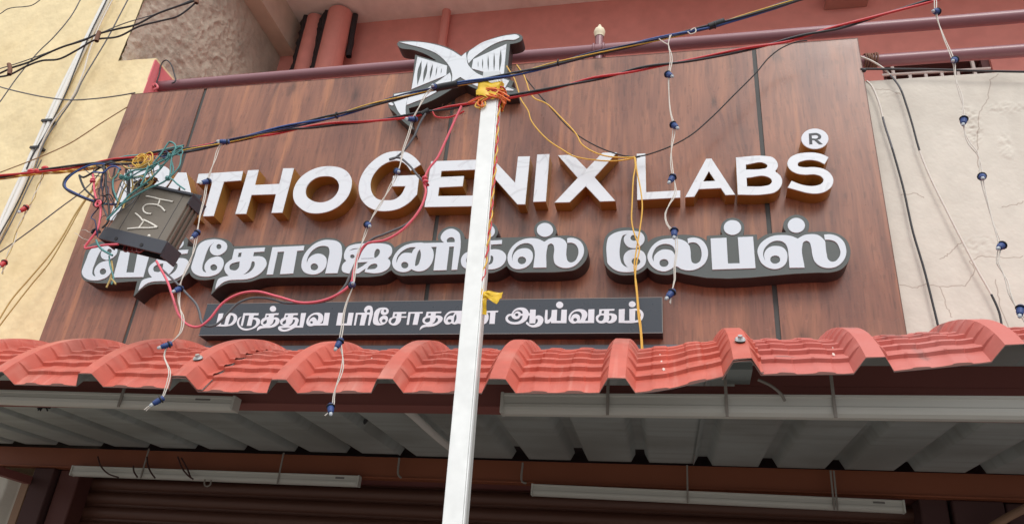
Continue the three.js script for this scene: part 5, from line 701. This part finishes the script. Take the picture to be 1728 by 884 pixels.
{
  const t = thing('dark_wire_tangle', 'tangle of black and blue wires left of the hanging box with a pink knot', 'wire tangle');
  for (const [p, m, r] of [
    [[[-1.19,2.549,1.345],[-1.225,2.552,1.345],[-1.26,2.545,1.345],[-1.298,2.542,1.345],[-1.324,2.529,1.345],[-1.345,2.511,1.345],[-1.345,2.492,1.345],[-1.326,2.475,1.345],[-1.298,2.462,1.345],[-1.271,2.451,1.345],[-1.246,2.442,1.345],[-1.226,2.437,1.345],[-1.198,2.434,1.345],[-1.177,2.436,1.345],[-1.168,2.44,1.345]], M.black, 0.0023], [[[-1.19,2.533,1.352],[-1.229,2.535,1.352],[-1.276,2.539,1.352],[-1.303,2.53,1.352],[-1.327,2.512,1.352],[-1.335,2.493,1.352],[-1.329,2.48,1.352],[-1.307,2.468,1.352],[-1.274,2.453,1.352],[-1.246,2.442,1.352],[-1.223,2.434,1.352],[-1.198,2.43,1.352],[-1.171,2.428,1.352]], M.blue, 0.002],
    [[[-1.138,2.53,1.36],[-1.169,2.529,1.36],[-1.206,2.53,1.36],[-1.23,2.534,1.36],[-1.249,2.524,1.36],[-1.267,2.509,1.36],[-1.284,2.499,1.36],[-1.297,2.505,1.36]], M.black, 0.0023], [[[-1.297,2.505,1.36],[-1.287,2.49,1.36],[-1.27,2.469,1.36],[-1.25,2.453,1.36],[-1.231,2.44,1.36]], M.black, 0.0023], [[[-1.256,2.524,1.365],[-1.241,2.519,1.365],[-1.226,2.504,1.365],[-1.215,2.475,1.365],[-1.201,2.444,1.365],[-1.184,2.41,1.365],[-1.177,2.39,1.365],[-1.176,2.375,1.365],[-1.184,2.362,1.365]], M.black, 0.0023],
    [[[-1.221,2.526,1.35],[-1.215,2.493,1.35],[-1.203,2.461,1.35],[-1.183,2.438,1.35],[-1.164,2.422,1.35]], M.black, 0.002], [[[-1.21,2.424,1.36],[-1.195,2.405,1.36],[-1.181,2.387,1.36]], M.grey, 0.002], [[[-1.182,2.513,1.36],[-1.172,2.492,1.36],[-1.16,2.463,1.36],[-1.152,2.437,1.36]], M.black, 0.0024], [[[-1.171,2.506,1.362],[-1.158,2.474,1.362],[-1.149,2.443,1.362]], M.dark, 0.002], [[[-1.255,2.504,1.37],[-1.242,2.503,1.37],[-1.226,2.502,1.37],[-1.217,2.514,1.37],[-1.202,2.516,1.37],[-1.185,2.506,1.37]], M.blue, 0.0019], [[[-1.098,2.538,1.372],[-1.077,2.528,1.372],[-1.076,2.54,1.372],[-1.092,2.549,1.372],[-1.103,2.539,1.372]], M.navy, 0.0016], [[[-1.08,2.567,1.378],[-1.063,2.56,1.378],[-1.06,2.547,1.378],[-1.064,2.537,1.378]], M.dark, 0.0014], [[[-1.245,2.55,1.345],[-1.212,2.56,1.345],[-1.175,2.562,1.345],[-1.137,2.569,1.345],[-1.098,2.577,1.345],[-1.069,2.581,1.345]], M.teal, 0.0024]])
    part('wire', tube(p, r, 60, 6), m, t);
  const k = []; { const p = V([[-1.217,2.425,1.36]][0]); for (let i = 0; i <= 40; i++) { const a = i / 40 * 15; k.push([p.x + 0.009 * Math.cos(a), p.y + 0.008 * Math.sin(a) * 0.9, p.z + 0.004 * Math.sin(a * 0.5) + i * 0.00015]); } part('knot', tube(k, 0.0026, 110), M.dark, t); }
  { // loose thin ends between the cables and the box
    const A = [[-1.306,2.533,1.35],[-1.275,2.533,1.35],[-1.249,2.536,1.35],[-1.222,2.538,1.35],[-1.196,2.541,1.35],[-1.173,2.543,1.35],[-1.147,2.547,1.35],[-1.128,2.553,1.35],[-1.109,2.556,1.35],[-1.09,2.563,1.35]].map(V), B = [[-1.204,2.417,1.365],[-1.171,2.381,1.365],[-1.167,2.41,1.365],[-1.153,2.419,1.365],[-1.143,2.441,1.365],[-1.126,2.458,1.365],[-1.108,2.467,1.365],[-1.174,2.358,1.365],[-1.085,2.474,1.365],[-1.187,2.341,1.365]].map(V);
    const cols = [M.black, M.grey, M.dark, M.beige, M.navy, M.black, M.teal];
    for (let k = 0; k < 15; k++) { const a = A[Math.floor(rnd() * A.length)], b = B[Math.floor(rnd() * B.length)], q = []; for (let i = 0; i <= 5; i++) { const u = i / 5, f = Math.sin(u * Math.PI); q.push(a.clone().lerp(b, u).add(new THREE.Vector3((rnd() - 0.5) * 0.04 * f, (rnd() - 0.62) * 0.04 * f, (rnd() - 0.3) * 0.03 * f))); } part('loose_wire', tube(q, 0.0008 + rnd() * 0.0007, 36, 5), cols[k % cols.length], t); }
    for (const p of [[[-1.21,2.337,1.36],[-1.227,2.342,1.36],[-1.242,2.351,1.36],[-1.252,2.356,1.36]], [[-1.196,2.356,1.36],[-1.215,2.356,1.36],[-1.231,2.363,1.36],[-1.242,2.36,1.36]], [[-1.198,2.341,1.36],[-1.208,2.33,1.36],[-1.22,2.325,1.36]]]) part('stray_strand', tube(p, 0.0005, 14, 4), M.whiteWire, t);
  }
  const p = thing('pink_drop_wire', 'pink wire with a knot dropping from the cables left of the hanging box', 'wire');
  part('wire', tube([[-1.254,2.5,1.368],[-1.246,2.483,1.368],[-1.236,2.459,1.368],[-1.221,2.434,1.368],[-1.207,2.419,1.368],[-1.198,2.397,1.368],[-1.192,2.371,1.368],[-1.192,2.354,1.368],[-1.2,2.333,1.368],[-1.206,2.314,1.368],[-1.185,2.315,1.368],[-1.162,2.319,1.368],[-1.128,2.32,1.368]], 0.0024, 70), M.pink, p);
  const kk = []; { const c = V([[-1.246,2.481,1.37]][0]); for (let i = 0; i <= 24; i++) { const a = i / 24 * 10; kk.push([c.x + 0.004 * Math.cos(a), c.y + 0.004 - i * 0.0003, c.z + 0.004 * Math.sin(a)]); } part('knot', tube(kk, 0.0022, 60), M.pink, p); const k2 = []; const d = V([[-1.205,2.417,1.372]][0]); for (let i = 0; i <= 24; i++) { const a = i / 24 * 9; k2.push([d.x + 0.006 * Math.cos(a), d.y + 0.007 * Math.sin(a), d.z + 0.004]); } part('knot', tube(k2, 0.0022, 60), M.pink, p); }
  const ring = []; { const c = V([[-1.197,2.354,1.36]][0]); for (let i = 0; i <= 24; i++) { const a = i / 24 * 10; ring.push([c.x + 0.007 * Math.cos(a), c.y + 0.006 * Math.sin(a), c.z + i * 0.0003]); } part('coil', tube(ring, 0.0022, 60), M.dark, p); }
}

// ---------- cables on the walls ----------
{
  const t = thing('wall_conduit', 'white conduit pipe climbing the yellow wall with cables beside it', 'conduit');
  part('pipe', tube([[-2.968,4.867,0],[-2.975,4.645,0],[-2.992,4.372,0],[-3.003,4.121,0],[-3.01,3.924,0],[-3.011,3.724,0],[-3.016,3.534,0],[-3.02,3.336,0],[-3.027,3.132,0]], 0.0125, 40, 12), M.conduit, t); part('pipe', tube([[-2.974,4.778,0],[-2.991,4.647,0],[-3.012,4.329,0],[-3.031,4.039,0],[-3.039,3.709,0],[-3.04,3.536,0],[-3.047,3.337,0],[-3.045,3.102,0]], 0.0085, 40, 10), M.conduit, t);
  for (const [p, m, r] of [[[[-2.967,4.715,0.016],[-2.965,4.627,0.016],[-2.978,4.367,0.016],[-2.977,4.175,0.016],[-2.972,4.001,0.016],[-2.987,3.764,0.016],[-3.011,3.619,0.016],[-3.012,3.54,0.016]], M.black, 0.0035], [[[-2.91,4.73,0.016],[-2.927,4.622,0.016],[-2.942,4.413,0.016],[-2.935,4.25,0.016],[-2.918,4.111,0.016],[-2.925,3.949,0.016],[-2.975,3.817,0.016],[-2.987,3.641,0.016],[-2.978,3.538,0.016]], M.whiteWire, 0.004], [[[-2.822,4.659,0.018],[-2.84,4.482,0.018],[-2.857,4.328,0.018],[-2.882,4.187,0.018],[-2.903,4.058,0.018],[-2.906,3.975,0.018],[-2.945,3.831,0.018],[-2.973,3.691,0.018],[-2.962,3.542,0.018]], M.grey, 0.0035], [[[-2.98,3.54,0.014],[-2.98,3.423,0.014],[-2.99,3.294,0.014],[-3.006,3.185,0.014],[-3.013,3.094,0.014]], M.black, 0.0032], [[[-2.953,3.59,0.012],[-2.966,3.424,0.012],[-2.972,3.263,0.012],[-2.99,3.109,0.012]], M.grey, 0.003]]) part('cable', tube(p, r, 50, 6), m, t);
  for (const p of [[-3.02,3.83,0.004],[-3.019,3.669,0.004]]) part('clip', bx(p[0] - 0.03, p[1] - 0.006, -0.02, p[0] + 0.03, p[1] + 0.006, 0.016), M.black, t);
  const a = thing('spaced_black_cables', 'pair of black cables with brown spacers crossing the upper left corner', 'cable pair');
  part('cable', tube([[-2.732,3.554,0.6],[-2.66,3.584,0.6],[-2.614,3.608,0.6],[-2.54,3.631,0.6],[-2.483,3.663,0.6],[-2.412,3.697,0.6],[-2.325,3.722,0.6],[-2.267,3.75,0.6],[-2.191,3.767,0.6],[-2.101,3.783,0.6],[-2.023,3.831,0.6],[-1.939,3.862,0.6],[-1.866,3.886,0.6],[-1.834,3.911,0.6]], 0.0042, 70), M.black, a); part('cable', tube([[-2.741,3.573,0.6],[-2.652,3.565,0.6],[-2.604,3.573,0.6],[-2.545,3.61,0.6],[-2.484,3.632,0.6],[-2.401,3.633,0.6],[-2.334,3.673,0.6],[-2.269,3.719,0.6],[-2.163,3.726,0.6],[-2.084,3.771,0.6],[-1.997,3.789,0.6],[-1.922,3.806,0.6],[-1.881,3.846,0.6],[-1.859,3.878,0.6]], 0.004, 70), M.black, a);
  part('thin_wire', tube([[-2.722,3.596,0.6],[-2.57,3.638,0.6],[-2.401,3.702,0.6],[-2.267,3.75,0.6],[-2.16,3.796,0.6],[-2.011,3.836,0.6],[-1.881,3.891,0.6]], 0.0022, 40), M.grey, a);
  for (const p of [[[-2.63,3.624,0.605],[-2.613,3.597,0.605],[-2.604,3.568,0.605]], [[-2.258,3.757,0.605],[-2.257,3.732,0.605],[-2.253,3.706,0.605]], [[-1.867,3.89,0.605],[-1.854,3.873,0.605],[-1.854,3.863,0.605]]]) part('spacer', tube(p, 0.0085, 8, 8), M.rust, a);
  const mk = (label, pts, r, m) => { const w = thing('thin_wall_cable', label, 'cable'); part('cable', tube(pts, r, 50), m, w); };
  mk('thin dark cable sagging from the left edge to the top corner of the board', [[-3.37,4.023,0.1],[-3.285,3.989,0.1],[-3.124,3.937,0.1],[-2.971,3.895,0.1],[-2.828,3.868,0.1],[-2.696,3.865,0.1],[-2.57,3.872,0.1],[-2.484,3.882,0.1]], 0.0032, M.grey);
  mk('thin dark cable arching over the top left corner of the picture', [[-3.505,4.422,0.15],[-3.443,4.448,0.15],[-3.412,4.478,0.15],[-3.368,4.485,0.15],[-3.312,4.483,0.15],[-3.26,4.489,0.15],[-3.227,4.523,0.15],[-3.215,4.555,0.15]], 0.0026, M.grey);
  mk('thin dark cable running from the top edge steeply down the yellow wall at left', [[-3.031,4.583,0.1],[-3.046,4.434,0.1],[-3.097,4.293,0.1],[-3.148,4.203,0.1],[-3.205,4.046,0.1],[-3.242,3.892,0.1],[-3.265,3.828,0.1]], 0.003, M.grey);
  mk('thin pale cable rising from under the conduit toward the sign board', [[-3.142,3.491,0.05],[-3.002,3.546,0.05],[-2.891,3.594,0.05],[-2.784,3.651,0.05],[-2.673,3.744,0.05],[-2.573,3.824,0.05],[-2.547,3.843,0.05]], 0.0028, plain(150, 118, 84, 0.6));
  mk('thin dark cable slanting up the lower yellow wall to the wire tangle', [[-2.681,2.899,0.3],[-2.637,2.927,0.3],[-2.537,3.019,0.3],[-2.439,3.12,0.3],[-2.359,3.201,0.3],[-2.324,3.256,0.3],[-2.312,3.285,0.3]], 0.0026, M.grey);
  mk('twin tan cords hanging slack across the lower yellow wall', [[-2.518,3.42,0.08],[-2.547,3.333,0.08],[-2.577,3.237,0.08],[-2.6,3.118,0.08],[-2.634,3.018,0.08],[-2.682,2.92,0.08],[-2.729,2.824,0.08],[-2.755,2.716,0.08]], 0.0034, M.beige);
  mk('single tan cord beside the slack twin cords on the yellow wall', [[-2.552,3.41,0.05],[-2.588,3.301,0.05],[-2.615,3.151,0.05],[-2.647,3.005,0.05],[-2.69,2.912,0.05],[-2.738,2.797,0.05],[-2.782,2.684,0.05]], 0.003, M.beige);
  const lp = thing('looped_wire', 'thin black wire loop tied to the left end of the maroon railing', 'wire'); part('loop', tube([[-2.54,4.061,-0.06],[-2.541,4.129,-0.06],[-2.548,4.216,-0.06],[-2.532,4.23,-0.06],[-2.497,4.203,-0.06],[-2.455,4.133,-0.06],[-2.433,4.081,-0.06],[-2.45,4.071,-0.06]], 0.0035, 30), M.black, lp); part('tie', tube([[-2.553,4.062,-0.06],[-2.545,4.076,-0.06],[-2.523,4.051,-0.06],[-2.539,4.038,-0.06]], 0.006, 16), M.pinkWall, lp);
}
{
  const seg = (t, pts, r, list) => { const c = curve(pts); for (const [a, b, m] of list) { const q = []; for (let i = 0; i <= 12; i++) q.push(c.getPoint(a + (b - a) * i / 12)); part('cable', tube(q, r, 24), m, t); } };
  const a = thing('hanging_wall_cable', 'peeling white and black cable nearest the board, hanging down the cream wall', 'cable', 'cables hanging down the cream wall'); seg(a, [[0.737,3.754,-0.012],[0.751,3.732,-0.012],[0.769,3.638,-0.012],[0.774,3.547,-0.012],[0.786,3.431,-0.012],[0.8,3.247,-0.012],[0.805,3.074,-0.012],[0.818,2.934,-0.012],[0.825,2.811,-0.012],[0.829,2.724,-0.012],[0.832,2.641,-0.012]], 0.0038, [[0, 0.27, M.whiteWire], [0.27, 0.4, M.grey], [0.4, 1, M.black]]);
  const b = thing('hanging_wall_cable', 'white and black cable curving from the lower rail down the cream wall, right of another', 'cable', 'cables hanging down the cream wall'); seg(b, [[0.729,3.878,-0.01],[0.762,3.856,-0.01],[0.804,3.812,-0.01],[0.83,3.765,-0.01],[0.851,3.71,-0.01],[0.863,3.617,-0.01],[0.87,3.527,-0.01],[0.877,3.41,-0.01],[0.895,3.292,-0.01],[0.92,3.178,-0.01],[0.951,3.044,-0.01],[0.985,2.906,-0.01],[1.007,2.828,-0.01],[1.019,2.758,-0.01],[1.016,2.691,-0.01]], 0.0036, [[0, 0.2, M.whiteWire], [0.2, 0.3, M.grey], [0.3, 0.5, M.black], [0.5, 0.86, M.whiteWire], [0.86, 1, M.black]]);
  const c = thing('taut_black_cable', 'taut black cable running level across the window grille at right', 'cable'); part('cable', tube([[0.719,3.806,0],[0.948,3.782,0],[1.131,3.757,0],[1.308,3.735,0]], 0.0045, 20), M.black, c); part('knot', new THREE.SphereGeometry(0.009, 10, 8).translate(...[[0.731,3.798,0]][0]), M.black, c);
}

// ---------- pivots: every thing's origin goes to the middle of its base ----------
scene.updateMatrixWorld(true);
for (const o of [...scene.children]) {
  if (o.isMesh && o.userData.kind !== 'structure') { o.geometry.computeBoundingBox(); const b = o.geometry.boundingBox, c = new THREE.Vector3((b.min.x + b.max.x) / 2, b.min.y, (b.min.z + b.max.z) / 2); o.geometry.translate(-c.x, -c.y, -c.z); o.position.copy(c); }
  if (!o.isGroup) continue;
  const b = new THREE.Box3().setFromObject(o), c = new THREE.Vector3((b.min.x + b.max.x) / 2, b.min.y, (b.min.z + b.max.z) / 2);
  for (const k of o.children) k.position.sub(c);
  o.position.copy(c);
}
renderer.render(scene, camera);
